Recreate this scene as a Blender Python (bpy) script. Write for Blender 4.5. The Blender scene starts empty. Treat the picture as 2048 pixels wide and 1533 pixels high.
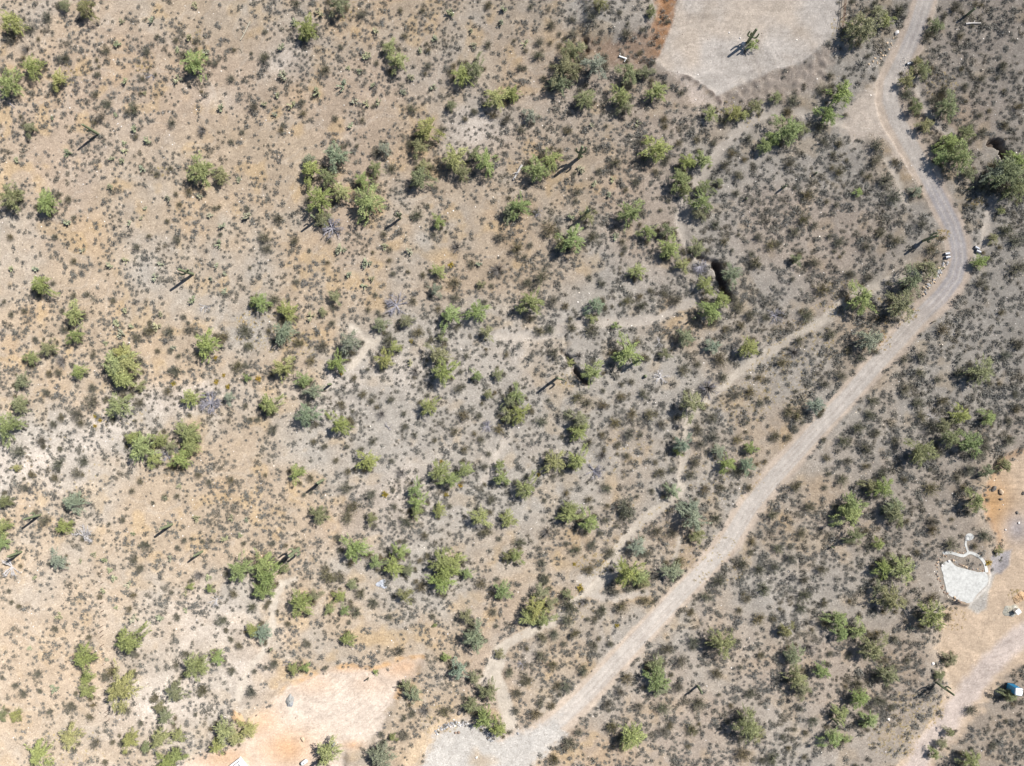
import bpy, bmesh, math, random
import numpy as np
from mathutils import Vector, Matrix
random.seed(7); RNG = np.random.default_rng(11)
scene = bpy.context.scene
COL = scene.collection

# ------------------------------------------------------------------ camera, sky, sun, exposure
CAM_H = 120.0                                   # drone height over the desert floor, metres
HFOV = math.radians(71.5)
S = 2 * CAM_H * math.tan(HFOV / 2) / 2048.0     # metres per photo pixel at ground level
cam_d = bpy.data.cameras.new("camera"); cam = bpy.data.objects.new("camera", cam_d)
COL.objects.link(cam); scene.camera = cam
cam.location = (0, 0, CAM_H); cam.rotation_euler = (0, 0, 0)
cam_d.sensor_fit = 'HORIZONTAL'; cam_d.angle = HFOV
cam_d.clip_start = 0.5; cam_d.clip_end = 9000

SUN_EL, SUN_AZ = math.radians(47), math.radians(53)       # azimuth clockwise from +Y
SUN_D = Vector((math.sin(SUN_AZ) * math.cos(SUN_EL), math.cos(SUN_AZ) * math.cos(SUN_EL), math.sin(SUN_EL)))
w = bpy.data.worlds.new("World"); scene.world = w; w.use_nodes = True
nt = w.node_tree; nt.nodes.clear()
sky = nt.nodes.new('ShaderNodeTexSky'); sky.sky_type = 'NISHITA'; sky.sun_disc = False
sky.sun_elevation = SUN_EL; sky.sun_rotation = SUN_AZ; sky.altitude = 900
bg = nt.nodes.new('ShaderNodeBackground'); bg.inputs[1].default_value = 0.065
wo = nt.nodes.new('ShaderNodeOutputWorld')
nt.links.new(sky.outputs[0], bg.inputs[0]); nt.links.new(bg.outputs[0], wo.inputs[0])
sun_d = bpy.data.lights.new("sun", 'SUN'); sun_d.energy = 4.9; sun_d.angle = math.radians(0.53)
sun_d.color = (1.0, 0.965, 0.92)
sun = bpy.data.objects.new("sun", sun_d); COL.objects.link(sun)
sun.rotation_euler = SUN_D.to_track_quat('Z', 'Y').to_euler(); sun.location = (60, 45, 80)
scene.view_settings.view_transform = 'Standard'; scene.view_settings.look = 'None'
scene.view_settings.gamma = 1.0; scene.view_settings.exposure = 0.96

# ------------------------------------------------------------------ small helpers
def lin(r, g, b):
    f = lambda c: c / 12.92 if c <= .04045 else ((c + .055) / 1.055) ** 2.4
    return np.array([f(r / 255), f(g / 255), f(b / 255)])
def smooth(e0, e1, x):
    t = np.clip((x - e0) / (e1 - e0), 0, 1); return t * t * (3 - 2 * t)
def vnoise(x, y, seed=0):
    xi = np.floor(x).astype(np.int64); yi = np.floor(y).astype(np.int64)
    fx = x - xi; fy = y - yi; fx = fx * fx * (3 - 2 * fx); fy = fy * fy * (3 - 2 * fy)
    def h(a, b):
        n = (a * 374761393 + b * 668265263 + seed * 974711) & 0xffffffff
        n = ((n ^ (n >> 13)) * 1274126177) & 0xffffffff
        return ((n ^ (n >> 16)) & 0xffff) / 65535.0
    return (h(xi, yi) * (1 - fx) + h(xi + 1, yi) * fx) * (1 - fy) + (h(xi, yi + 1) * (1 - fx) + h(xi + 1, yi + 1) * fx) * fy
def fbm(x, y, seed=0, o=4):
    s = 0; a = .5; t = 0
    for k in range(o):
        s = s + a * vnoise(x * 2 ** k + 17.3 * k, y * 2 ** k - 9.1 * k, seed + k); t += a; a *= .5
    return s / t
def bbox_sel(P, pts, pad):
    p = np.array(pts)
    return np.where((P[:, 0] > p[:, 0].min() - pad) & (P[:, 0] < p[:, 0].max() + pad) & (P[:, 1] > p[:, 1].min() - pad) & (P[:, 1] < p[:, 1].max() + pad))[0]
def line_dist(P, pts, pad=90):
    """distance, signed side (+ = right of travel as seen in the photo) and arc parameter along a polyline, pixels"""
    d = np.full(len(P), 1e6); sd = np.zeros(len(P)); tt = np.zeros(len(P))
    sel = bbox_sel(P, pts, pad); Q = P[sel]; dd = np.full(len(Q), 1e6); ss = np.zeros(len(Q)); t2 = np.zeros(len(Q)); acc = 0
    for a, b in zip(pts[:-1], pts[1:]):
        a = np.array(a, float); b = np.array(b, float); v = b - a; L = np.hypot(*v)
        r = Q - a; t = np.clip((r @ v) / (L * L), 0, 1); q = r - t[:, None] * v; e = np.hypot(q[:, 0], q[:, 1])
        m = e < dd; dd[m] = e[m]; ss[m] = np.sign(v[0] * r[:, 1] - v[1] * r[:, 0])[m]; t2[m] = (acc + t * L)[m]; acc += L
    d[sel] = dd; sd[sel] = ss; tt[sel] = t2
    return d, sd, tt
def poly_sd(P, pts, pad=90):
    """signed distance to a polygon in pixels, negative inside"""
    d, _, _ = line_dist(P, list(pts) + [pts[0]], pad)
    sel = bbox_sel(P, pts, 2); Q = P[sel]; ins = np.zeros(len(Q), bool); n = len(pts)
    for i in range(n):
        x1, y1 = pts[i]; x2, y2 = pts[(i + 1) % n]
        if y1 == y2: continue
        c = ((Q[:, 1] < y1) != (Q[:, 1] < y2)) & (Q[:, 0] < (x2 - x1) * (Q[:, 1] - y1) / (y2 - y1) + x1)
        ins ^= c
    d[sel[ins]] *= -1
    return d
def grid_map(P, G):
    G = np.array(G, float); u = np.clip(P[:, 0] / 128 - .5, 0, 14.999); v = np.clip(P[:, 1] / 127.75 - .5, 0, 10.999)
    i = u.astype(int); j = v.astype(int); fu = u - i; fv = v - j
    return (G[j, i] * (1 - fu) + G[j, i + 1] * fu) * (1 - fv) + (G[j + 1, i] * (1 - fu) + G[j + 1, i + 1] * fu) * fv

# ------------------------------------------------------------------ layout of the place (photo pixels on the ground)
ROAD = [(1858, -70), (1850, 0), (1831, 60), (1806, 120), (1784, 165), (1781, 200), (1795, 240), (1822, 290), (1852, 345), (1880, 400), (1905, 450), (1917, 490),
        (1920, 520), (1911, 556), (1885, 592), (1838, 636), (1796, 682), (1750, 732), (1703, 786), (1653, 838), (1603, 893), (1552, 950), (1500, 1014), (1455, 1088),
        (1403, 1146), (1358, 1191), (1315, 1238), (1264, 1292), (1218, 1342), (1171, 1392), (1124, 1436), (1074, 1475), (1000, 1500), (900, 1545), (820, 1600)]
P_TOP = [(1355, -80), (1353, 0), (1345, 50), (1318, 117), (1308, 128), (1335, 146), (1375, 158), (1408, 175), (1432, 194), (1470, 176), (1536, 146), (1603, 127), (1646, 88), (1671, 66), (1678, 0), (1682, -80)]
P_FILL = [(1432, 194), (1470, 176), (1536, 146), (1603, 127), (1650, 88), (1668, 100), (1655, 150), (1615, 185), (1540, 200), (1480, 208), (1440, 215)]
P_PALE = [(1350, 152), (1375, 160), (1400, 180), (1436, 208), (1420, 222), (1392, 208), (1368, 186)]
P_RED = [(1170, 78), (1200, 76), (1240, 84), (1290, 66), (1312, 30), (1322, -60), (1355, -60), (1345, 50), (1318, 117), (1302, 132), (1240, 132), (1195, 117), (1176, 100)]
P_PLAT = [(1165, -60), (1170, 72), (1240, 80), (1290, 62), (1310, 30), (1320, -60)]
P_BOT = [(629, 1350), (699, 1333), (742, 1342), (803, 1322), (843, 1318), (833, 1348), (799, 1375), (783, 1415), (766, 1455), (739, 1489), (690, 1505), (680, 1570), (340, 1580), (380, 1522), (430, 1502), (468, 1499), (505, 1442), (545, 1412), (579, 1375)]
P_LOT = [(800, 1580), (850, 1512), (868, 1478), (890, 1457), (935, 1446), (970, 1455), (1000, 1480), (1040, 1466), (1085, 1452), (1122, 1440), (1132, 1468), (1100, 1500), (1062, 1533), (1050, 1580)]
P_LOTL = [(780, 1580), (815, 1515), (845, 1470), (880, 1440), (920, 1430), (885, 1462), (855, 1512), (815, 1580)]
P_EAST = [(1992, 960), (2008, 922), (2048, 905), (2120, 895), (2120, 1300), (2048, 1330), (2020, 1345), (1985, 1400), (1940, 1450), (1905, 1490), (1880, 1533), (1865, 1580), (1765, 1580), (1800, 1533), (1855, 1470), (1885, 1420), (1905, 1380), (1895, 1340), (1884, 1300), (1890, 1250), (1895, 1215), (1925, 1206), (1960, 1190), (1985, 1160), (2003, 1120), (2008, 1075), (1985, 1035), (1976, 1000)]
TRACK2 = [(2110, 1235), (2048, 1275), (1990, 1330), (1950, 1380), (1900, 1452), (1855, 1505), (1815, 1580)]
P_SLAB = [(1883, 1130), (1898, 1121), (1913, 1133), (1933, 1139), (1953, 1144), (1970, 1145), (1976, 1155), (1974, 1168), (1957, 1186), (1940, 1206), (1925, 1203), (1897, 1190), (1890, 1171), (1886, 1151)]
PATHS = [[(1885, 1107), (1902, 1106), (1925, 1112), (1938, 1106), (1950, 1109), (1963, 1118), (1970, 1130), (1973, 1145)], [(1937, 1106), (1931, 1090), (1933, 1078), (1941, 1072)]]
P_PURP = [(1985, 1115), (2000, 1108), (2034, 1103), (2026, 1132), (2012, 1152), (1988, 1150)]
P_GFAN = [(1976, 1150), (2000, 1150), (1988, 1185), (1982, 1222), (1966, 1232), (1946, 1222), (1940, 1206), (1957, 1185)]
P_JUNC = [(1775, 120), (1750, 170), (1725, 185), (1700, 215), (1683, 255), (1705, 285), (1745, 275), (1780, 300), (1850, 380), (1840, 300), (1815, 230), (1800, 190)]
WASH = [  # polyline, half width px, carve m, kind
    ([(1690, 245), (1640, 236), (1600, 222), (1540, 222), (1500, 240), (1475, 265), (1440, 300), (1420, 335), (1395, 365), (1372, 400), (1360, 440), (1370, 478), (1392, 505)], 9, .3, 'wash'),
    ([(1425, 590), (1391, 600), (1325, 632), (1285, 643), (1190, 645), (1130, 652), (1090, 672), (1000, 672)], 8, .25, 'wash'),
    ([(1895, 545), (1850, 545), (1790, 556), (1730, 585), (1680, 608), (1650, 640), (1590, 672), (1540, 702), (1480, 745), (1430, 788), (1385, 825), (1372, 880), (1368, 930), (1366, 975), (1340, 1003), (1285, 1040), (1250, 1082), (1225, 1122), (1185, 1180), (1150, 1205), (1115, 1240), (1060, 1265), (1010, 1290), (978, 1335), (965, 1372)], 8, .25, 'path'),
    ([(757, 678), (735, 695), (702, 731)], 6, .15, 'path'), ([(705, 655), (745, 690)], 4, .1, 'path'),
    ([(1025, 868), (1000, 900), (985, 938), (968, 962)], 5, .3, 'wash'),
    ([(590, 1160), (562, 1168), (547, 1195), (545, 1255), (525, 1305), (490, 1350), (478, 1400)], 5, .12, 'path'),
    ([(1832, 165), (1850, 210), (1870, 245), (1905, 270)], 6, .12, 'wash'),
    ([(1777, 320), (1795, 360), (1813, 405)], 5, .1, 'path'), ([(1985, 400), (1978, 440), (1972, 490), (1955, 505)], 9, .25, 'wash'),
    ([(1240, 1125), (1215, 1155), (1180, 1180), (1165, 1160), (1190, 1150)], 9, .12, 'wash'), ([(1175, 1190), (1230, 1198), (1290, 1185)], 6, .1, 'wash'),
    ([(1000, 1300), (990, 1350), (1010, 1400), (1018, 1445)], 12, .1, 'path'), ([(1360, 1080), (1348, 1125)], 4, .05, 'path')]
GULLY = [([(1436, 530), (1441, 546), (1447, 570), (1455, 596)], 9.5, 2.2), ([(1396, 514), (1412, 520), (1430, 526)], 5.5, .9), ([(1984, 286), (1994, 284), (2001, 292)], 8, 1.6), ([(2000, 288), (2007, 302), (2011, 314)], 7, 1.7),
         ([(1131, 675), (1132, 702)], 3, .8), ([(1123, 705), (1140, 722), (1148, 736)], 4, 1.0), ([(1150, 742), (1160, 754), (1172, 764)], 8, 1.5), ([(1172, 80), (1174, 108)], 4, .9), ([(1378, 500), (1395, 512), (1412, 520)], 5, 1.0)]  # one pit beside the central tree is added for its dark shadow
GREY = [[.3,.3,.25,.3,.3,.3,.35,.4,.4,.5,.4,.6,.7,.6,.7,.8], [.2,.2,.2,.25,.2,.25,.3,.45,.5,.55,.6,.7,.8,.6,.8,.9],
        [.1,.1,.2,.2,.2,.2,.3,.5,.3,.4,.6,.8,.9,.8,.7,.8], [.2,.2,.3,.3,.2,.2,.3,.3,.35,.5,.7,.9,.9,.8,.7,.8],
        [.2,.3,.3,.3,.3,.4,.4,.5,.5,.6,.7,.8,.8,.7,.7,.8], [.3,.3,.3,.4,.5,.6,.7,.7,.7,.8,.8,.7,.5,.5,.8,.8],
        [.6,.6,.6,.6,.6,.7,.9,.9,.9,.9,.8,.5,.4,.6,.8,.8], [.8,.5,.3,.2,.3,.7,.8,.7,.6,.7,.6,.5,.5,.8,.8,.7],
        [.4,.3,.2,.15,.25,.4,.6,.4,.5,.6,.5,.5,.8,.8,.6,.4], [.25,.2,.3,.6,.5,.5,.4,.4,.5,.5,.5,.6,.8,.7,.6,.4],
        [.25,.3,.6,.7,.4,.4,.4,.4,.5,.5,.6,.8,.8,.6,.5,.5], [.4,.6,.8,.6,.3,.3,.4,.5,.5,.5,.7,.8,.8,.5,.4,.8]]
DENS = [[.7,.5,.4,.6,.6,.5,.5,.7,.7,.6,.1,0,0,.4,.9,1], [.5,.4,.5,.5,.5,.5,.5,.6,.8,.8,.5,.2,.3,.3,.9,.9],
        [.4,.45,.5,.5,.5,.5,.6,.6,.6,.7,.6,.8,.9,.8,.5,.9], [.4,.4,.45,.5,.5,.6,.5,.6,.7,.8,.7,1,1,.9,.3,.9],
        [.4,.4,.5,.5,.5,.5,.8,.8,.8,.9,.8,.8,.9,.9,.6,1], [.5,.5,.6,.6,.7,.8,.8,.9,.9,1,1,.8,.8,.7,.9,.9],
        [.7,.6,.7,.7,.7,.8,.9,.9,.9,.9,.8,.9,1,.5,1,.8], [.8,.8,.7,.7,.5,.8,.8,.8,.8,.9,.9,1,.8,.9,.9,.5],
        [.6,.5,.5,.5,.6,.7,.8,.7,.7,.8,.8,.8,.9,1,.9,.3], [.3,.4,.45,.7,.8,.9,1,1,.8,.8,.8,.7,1,1,.6,.1],
        [.4,.4,.6,.8,.6,.2,.4,.8,.9,.9,.8,.9,.9,.8,.6,.5], [.4,.5,.5,.5,.2,0,.5,.4,.7,.7,.9,1,1,.7,.3,.9]]

# ------------------------------------------------------------------ terrain
def base_z(x, y):
    return (fbm(x / 38 + 40, y / 38 + 40, 3, 3) - .5) * 2.4 * smooth(300, 120, np.hypot(x, y)) + (fbm(x / 7, y / 7, 9, 3) - .5) * .35
def to_px(x, y, z):
    k = CAM_H / (CAM_H - z) / S
    return np.stack([1024 + x * k, 766.5 - y * k], 1)
def masks(P):
    """every made or washed surface of the place, 0..1, as functions of position"""
    M = {}
    wob = (fbm(P[:, 0] / 14, P[:, 1] / 14, 21, 3) - .5)
    wob2 = fbm(P[:, 0] / 5, P[:, 1] / 5, 23, 2) - .5
    d, sd, t = line_dist(P, ROAD); hw = 25.5 + 7 * np.exp(-((t - 330) / 130) ** 2) - 3 * smooth(200, 0, t) + 3 * np.sin(t / 90)
    M['road_d'] = d; M['road_s'] = sd * d; M['road_t'] = t
    M['road'] = smooth(hw + 3, hw - 4, d + wob * 7)
    for k, pl in (('top', P_TOP), ('fill', P_FILL), ('pale', P_PALE), ('red', P_RED), ('plat', P_PLAT), ('bot', P_BOT), ('lot', P_LOT), ('lotl', P_LOTL), ('east', P_EAST), ('slab', P_SLAB), ('purp', P_PURP), ('gfan', P_GFAN), ('junc', P_JUNC)):
        M[k + '_d'] = poly_sd(P, pl); M[k] = smooth(4, -4, M[k + '_d'] + wob * 5) if k in ('slab', 'top', 'gfan', 'purp') else smooth(11, -9, M[k + '_d'] + wob * 26 + wob2 * 16)
    d2, s2, _ = line_dist(P, TRACK2); M['track2'] = smooth(32, 12, d2 + wob * 14)
    M['wash'] = np.zeros(len(P)); M['path'] = np.zeros(len(P)); M['carve'] = np.zeros(len(P))
    for pl, h, c, kd in WASH:
        d, _, _ = line_dist(P, pl); m = smooth(h + 6, h - 3, d + wob * 12); M[kd] = np.maximum(M[kd], m)
        M['carve'] = np.maximum(M['carve'], c * smooth(h + 6, h * .3, d))
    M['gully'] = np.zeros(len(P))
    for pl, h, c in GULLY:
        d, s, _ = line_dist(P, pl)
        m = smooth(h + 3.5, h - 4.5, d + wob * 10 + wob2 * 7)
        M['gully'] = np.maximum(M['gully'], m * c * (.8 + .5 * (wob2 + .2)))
    M['wob'] = wob
    return M
def relief(x, y, z, M):
    z = z - M['carve']
    z = z + 1.0 * smooth(18, -22, M['plat_d'])
    z = z * (1 - M['road'] * .6) + M['road'] * .1 * .6
    z = z + .30 * smooth(42, 26, M['road_d']) * smooth(20, 27, M['road_d']) * (M['road_s'] < 0) * smooth(750, 900, M['road_t']) * smooth(1330, 1200, M['road_t'])
    tm = smooth(34, 0, M['top_d']) ; z = z * (1 - tm) + .75 * tm
    bm = smooth(14, -8, M['bot_d']); z = z * (1 - bm) + (-.75) * bm
    em = smooth(40, -14, M['east_d']); z = z * (1 - em) + (-.5) * em
    sm = smooth(16, 2, M['slab_d']); z = z * (1 - sm) + z[M['slab_d'] < 0].mean() * sm
    z = z - M['gully']
    return z
XC = lambda half, step: np.arange(-half, half + 1e-6, step)
def axis(half, step, far):
    c = XC(half, step); o = [half]; s = step
    while o[-1] < far:
        s *= 1.35; o.append(o[-1] + s)
    o = np.array(o[1:]); return np.concatenate([-o[::-1], c, o])
ax, ay = axis(104, .26, 4200), axis(82, .26, 4200)
GX, GY = np.meshgrid(ax, ay); nx, ny = len(ax), len(ay)
gx, gy = GX.ravel(), GY.ravel()
gz = base_z(gx, gy); GP = to_px(gx, gy, gz)
GM = masks(GP); gz = relief(gx, gy, gz, GM)
gz = gz + (fbm(gx / .9, gy / .9, 31, 2) - .5) * .10 * (1 - .75 * np.clip(GM['road'] + GM['lot'] + GM['top'] + GM['slab'], 0, 1)) * smooth(200, 110, np.hypot(gx, gy))
gz = gz + GM['fill'] * (fbm(gx / .9, gy / .9, 35, 3) - .5) * 1.0 + GM['red'] * (fbm(gx / .7, gy / .7, 36, 2) - .5) * .4
berm, _, _ = line_dist(GP, [(1335, 147), (1375, 158), (1405, 173), (1425, 190), (1440, 208)]); gz = gz + .42 * np.exp(-(berm / 3.0) ** 2) * smooth(.30, .62, fbm(gx / 1.5, gy / 1.5, 61, 3)) * smooth(1335, 1385, GP[:, 0])
GZ = gz.reshape(ny, nx)
def ground_z(x, y):
    i = min(max(int(np.searchsorted(ax, x)) - 1, 0), nx - 2); j = min(max(int(np.searchsorted(ay, y)) - 1, 0), ny - 2)
    u = (x - ax[i]) / (ax[i + 1] - ax[i]); v = (y - ay[j]) / (ay[j + 1] - ay[j])
    return (GZ[j, i] * (1 - u) + GZ[j, i + 1] * u) * (1 - v) + (GZ[j + 1, i] * (1 - u) + GZ[j + 1, i + 1] * u) * v
def at(px, py, lift=0.0):
    """world point on the ground that shows at this photo pixel; lift = height of the thing's visible middle"""
    z = 0.0
    for _ in range(4):
        k = (CAM_H - z - lift) / CAM_H * S
        x, y = (px - 1024) * k, (766.5 - py) * k
        z = ground_z(x, y)
    return x, y, z

# ---- surface colours (the soil's own colours, with some light and shade painted in)
def mixc(c, col, m): return c + (col[None, :] - c) * m[:, None]
N = len(gx)
A = .52                                            # lit picture value -> base colour
TAN, GRY = lin(200, 182, 159) * A, lin(194, 187, 176) * A
ORG, RED = lin(214, 183, 142) * A, lin(166, 134, 108) * A
n1 = fbm(gx / 9, gy / 9, 41, 4); n2 = fbm(gx / 2.2, gy / 2.2, 45, 3); n3 = fbm(gx / 25 + 9, gy / 25, 47, 3)
g = np.clip(grid_map(GP, GREY) + (n1 - .5) * 1.3, 0, 1); g = smooth(.15, .85, g)
C = mixc(np.repeat(TAN[None, :], N, 0), GRY, g)
PINK = lin(198, 179, 160) * A
C = mixc(C, PINK, smooth(.5, .75, n3) * .6)
C = mixc(C, ORG, smooth(.56, .78, fbm(gx / 6 + 70, gy / 6, 51, 3)) * .34 * (1 - g))
C = mixc(C, lin(212, 184, 140) * A, smooth(.58, .75, fbm(gx / 3.3 + 7, gy / 3.3, 53, 3)) * .5 * (1 - .5 * g))
rr = smooth(1500, 1950, GP[:, 0]) * smooth(760, 1000, GP[:, 1]); C = mixc(C, lin(184, 169, 152) * A, rr * .6)
ll = smooth(700, 0, GP[:, 0]) * smooth(950, 1250, GP[:, 1]); C = mixc(C, lin(209, 190, 167) * A, ll * .5)
C = C * (1 - .09 * smooth(1250, 1800, GP[:, 0]) * smooth(1000, 400, GP[:, 1]))[:, None]  # upper right dimmed: shading of that side painted into the colour
white = np.zeros(N)
for (px, py, rx, ry, k) in [(60, 930, 110, 45, .7), (330, 800, 120, 30, .7), (200, 860, 90, 40, .5), (-20, 935, 90, 40, .8), (90, 945, 60, 35, .7), (160, 880, 50, 30, .6), (410, 780, 60, 18, .6), (430, 1250, 130, 60, .5), (330, 1400, 110, 50, .8), (480, 1330, 50, 50, .6), (180, 120, 40, 40, 0), (950, 255, 60, 45, .7), (560, 120, 30, 25, .6), (690, 760, 60, 30, .5),
                         (850, 740, 140, 50, .35), (1050, 700, 90, 50, .3), (830, 960, 70, 60, .35), (640, 800, 80, 30, .4), (440, 200, 40, 25, .35), (1290, 560, 30, 20, .2), (1570, 420, 120, 120, .15)]:
    white = np.maximum(white, k * np.exp(-((GP[:, 0] - px) / rx) ** 2 - ((GP[:, 1] - py) / ry) ** 2))
C = mixc(C, lin(224, 213, 200) * A, np.clip(white * (1.2 * n2 + .75), 0, 1))
for pl, col, k in (('fill', lin(186, 173, 160), .85), ('red', RED / A, .62), ('pale', lin(240, 224, 208), 1.0)):
    C = mixc(C, col * A, GM[pl] * k)
redb = GM['red'] * smooth(1285, 1330, GP[:, 0]); C = mixc(C, lin(214, 160, 112) * A, redb * .7)  # bank's orange east face, its sunlit brightness painted in
C = mixc(C, lin(120, 104, 98) * A, np.exp(-(berm / 4) ** 2) * .75 * smooth(.3, .6, n2) * smooth(1340, 1380, GP[:, 0]))  # the berm's shadow painted as a broken dark band along the ridge
C = mixc(C, lin(216, 206, 193) * A, np.clip(GM['wash'], 0, 1) * .9)
C = mixc(C, lin(224, 213, 197) * A, np.clip(GM['path'], 0, 1) * .95)
C = mixc(C, lin(120, 104, 92) * A, smooth(.3, 1.2, GM['gully']) * .8)  # gully shade painted into the soil, darker with depth
# graded clearings
sw = fbm(gx / 5 + 3 * np.sin(gy / 6), gy / 1.1, 57, 3)
C = mixc(C, lin(231, 222, 211) * A, GM['top'])
C = mixc(C, lin(213, 204, 193) * A, GM['top'] * smooth(.45, .75, sw) * .8)
C = mixc(C, lin(234, 216, 194) * A, GM['top'] * smooth(.5, .75, n1) * .6)
b = GM['bot']
C = mixc(C, lin(231, 216, 200) * A, b)
bo = np.zeros(N)
for (px, py, rx, ry, k) in [(800, 1338, 48, 26, 1), (620, 1372, 42, 22, .8), (690, 1341, 60, 9, .8), (520, 1450, 42, 40, 1), (560, 1500, 70, 45, .9), (450, 1520, 70, 30, .8), (705, 1497, 26, 9, .9), (745, 1370, 45, 25, .4)]:
    bo = np.maximum(bo, k * np.exp(-((GP[:, 0] - px) / rx) ** 2 - ((GP[:, 1] - py) / ry) ** 2))
C = mixc(C, lin(224, 176, 126) * A, np.clip(bo * (.14 + .9 * n1), 0, 1) * np.maximum(b, .6 * smooth(16, 0, GM['bot_d'])))
C = mixc(C, lin(226, 180, 122) * A, smooth(10, 3, np.abs(GM['bot_d'] - 2)) * (GP[:, 1] < 1400) * .6 * smooth(.42, .62, n2))
C = mixc(C, lin(228, 205, 174) * A, GM['lotl'] * .9)
C = mixc(C, lin(236, 213, 186) * A, GM['east'] * .97)
C = mixc(C, lin(226, 186, 138) * A, GM['east'] * np.exp(-((GP[:, 0] - 1995) / 42) ** 2 - ((GP[:, 1] - 1015) / 60) ** 2))
C = mixc(C, lin(214, 172, 130) * A, smooth(12, 2, np.abs(GM['east_d'])) * .45 * (GP[:, 0] > 1930) * smooth(1230, 1170, GP[:, 1]))
C = mixc(C, lin(234, 219, 208) * A, GM['track2'] * .9)
C = mixc(C, lin(190, 185, 185) * A, GM['purp'] * .95); C = mixc(C, lin(216, 212, 204) * A, GM['gfan'] * .9)
C = mixc(C, lin(200, 192, 190) * A, GM['east'] * np.exp(-((GP[:, 0] - 2045) / 25) ** 2 - ((GP[:, 1] - 1060) / 30) ** 2) * .9)
C = mixc(C, lin(229, 215, 199) * A, GM['junc'] * .97)
# road: compacted dirt with gravel wash, paler wheel lines, tan verge
rt, rs, rd = GM['road_t'], GM['road_s'], GM['road_d']
rc = mixc(np.repeat((lin(224, 215, 204) * A)[None, :], N, 0), lin(200, 194, 192) * A, np.clip(smooth(430, 500, rt) * smooth(800, 690, rt) + .5 * smooth(250, 150, rt) * smooth(60, 130, rt), 0, 1))
rc = mixc(rc, lin(228, 209, 188) * A, smooth(12, 19, rd) * .8)
lon = fbm(rt / 160, rs / 2.2, 63, 3)
rc = mixc(rc, lin(238, 228, 216) * A, np.clip(np.exp(-((rs - 5.5) / 1.9) ** 2) + np.exp(-((rs + 6.5) / 1.9) ** 2), 0, 1) * .65)
rc = mixc(rc, lin(196, 180, 166) * A, smooth(.48, .72, lon) * .3)
C = C + (rc - C) * GM['road'][:, None]
C = mixc(C, lin(217, 212, 204) * A, GM['lot'] * .95)
isl = np.exp(-((GP[:, 0] - 956) / 30) ** 2 - ((GP[:, 1] - 1523) / 22) ** 2); C = mixc(C, lin(200, 182, 158) * A, smooth(.25, .9, isl + n2 - .5) * .8)
for (cx, cy, mk) in ((1500, -30, 'top'), (1580, 95, 'top'), (1400, 190, 'top'), (2020, 1290, 'east'), (1985, 1230, 'east'), (640, 1330, 'bot'), (560, 1560, 'bot')):   # curved tyre and blade marks
    dd = np.hypot(GP[:, 0] - cx, GP[:, 1] - cy); an = np.arctan2(GP[:, 1] - cy, GP[:, 0] - cx)
    st = fbm(dd / 1.7, an * 2.2 + 5, 91, 2); sw_ = smooth(.5, .62, fbm(gx / 7 + cx, gy / 7, 93, 2))
    C = C * (1 - .10 * GM[mk] * sw_ * smooth(.52, .66, st) + .06 * GM[mk] * sw_ * smooth(.46, .32, st))[:, None]
rill = np.abs(fbm(gx / 6 + 2.2 * n1, gy / 6, 95, 4) - .5); C = mixc(C, lin(212, 202, 188) * A, smooth(.03, .008, rill) * .28 * (1 - np.clip(GM['road'] + GM['top'] + GM['bot'] + GM['east'], 0, 1)))   # faint drainage lines
C = C * (.86 + .28 * n2)[:, None]

def new_mat(name):
    m = bpy.data.materials.new(name); m.use_nodes = True; n = m.node_tree; n.nodes.clear()
    o = n.nodes.new('ShaderNodeOutputMaterial'); p = n.nodes.new('ShaderNodeBsdfPrincipled')
    n.links.new(p.outputs[0], o.inputs[0]); p.inputs['Roughness'].default_value = .9; p.inputs['Specular IOR Level'].default_value = .15
    return m, n, p
def noise(n, scale, detail=4, rough=.6, vec=None):
    t = n.nodes.new('ShaderNodeTexNoise'); t.inputs['Scale'].default_value = scale; t.inputs['Detail'].default_value = detail; t.inputs['Roughness'].default_value = rough
    if vec: n.links.new(vec, t.inputs['Vector'])
    return t.outputs['Fac']
def ramp(n, fac, stops):
    r = n.nodes.new('ShaderNodeValToRGB'); e = r.color_ramp.elements
    while len(e) < len(stops): e.new(.5)
    for k, (p, c) in enumerate(stops): e[k].position = p; e[k].color = (*c, 1) if len(c) == 3 else c
    n.links.new(fac, r.inputs[0]); return r.outputs[0]
def mul(n, a, b, f=1.0, mode='MULTIPLY'):
    m = n.nodes.new('ShaderNodeMix'); m.data_type = 'RGBA'; m.blend_type = mode; m.inputs['Factor'].default_value = f
    n.links.new(a, m.inputs[6]); n.links.new(b, m.inputs[7]) if not isinstance(b, tuple) else setattr(m.inputs[7], 'default_value', b)
    return m.outputs[2]
def bump(n, p, h, strength, dist):
    b_ = n.nodes.new('ShaderNodeBump'); b_.inputs['Strength'].default_value = strength; b_.inputs['Distance'].default_value = dist
    n.links.new(h, b_.inputs['Height']); n.links.new(b_.outputs[0], p.inputs['Normal'])

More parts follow.
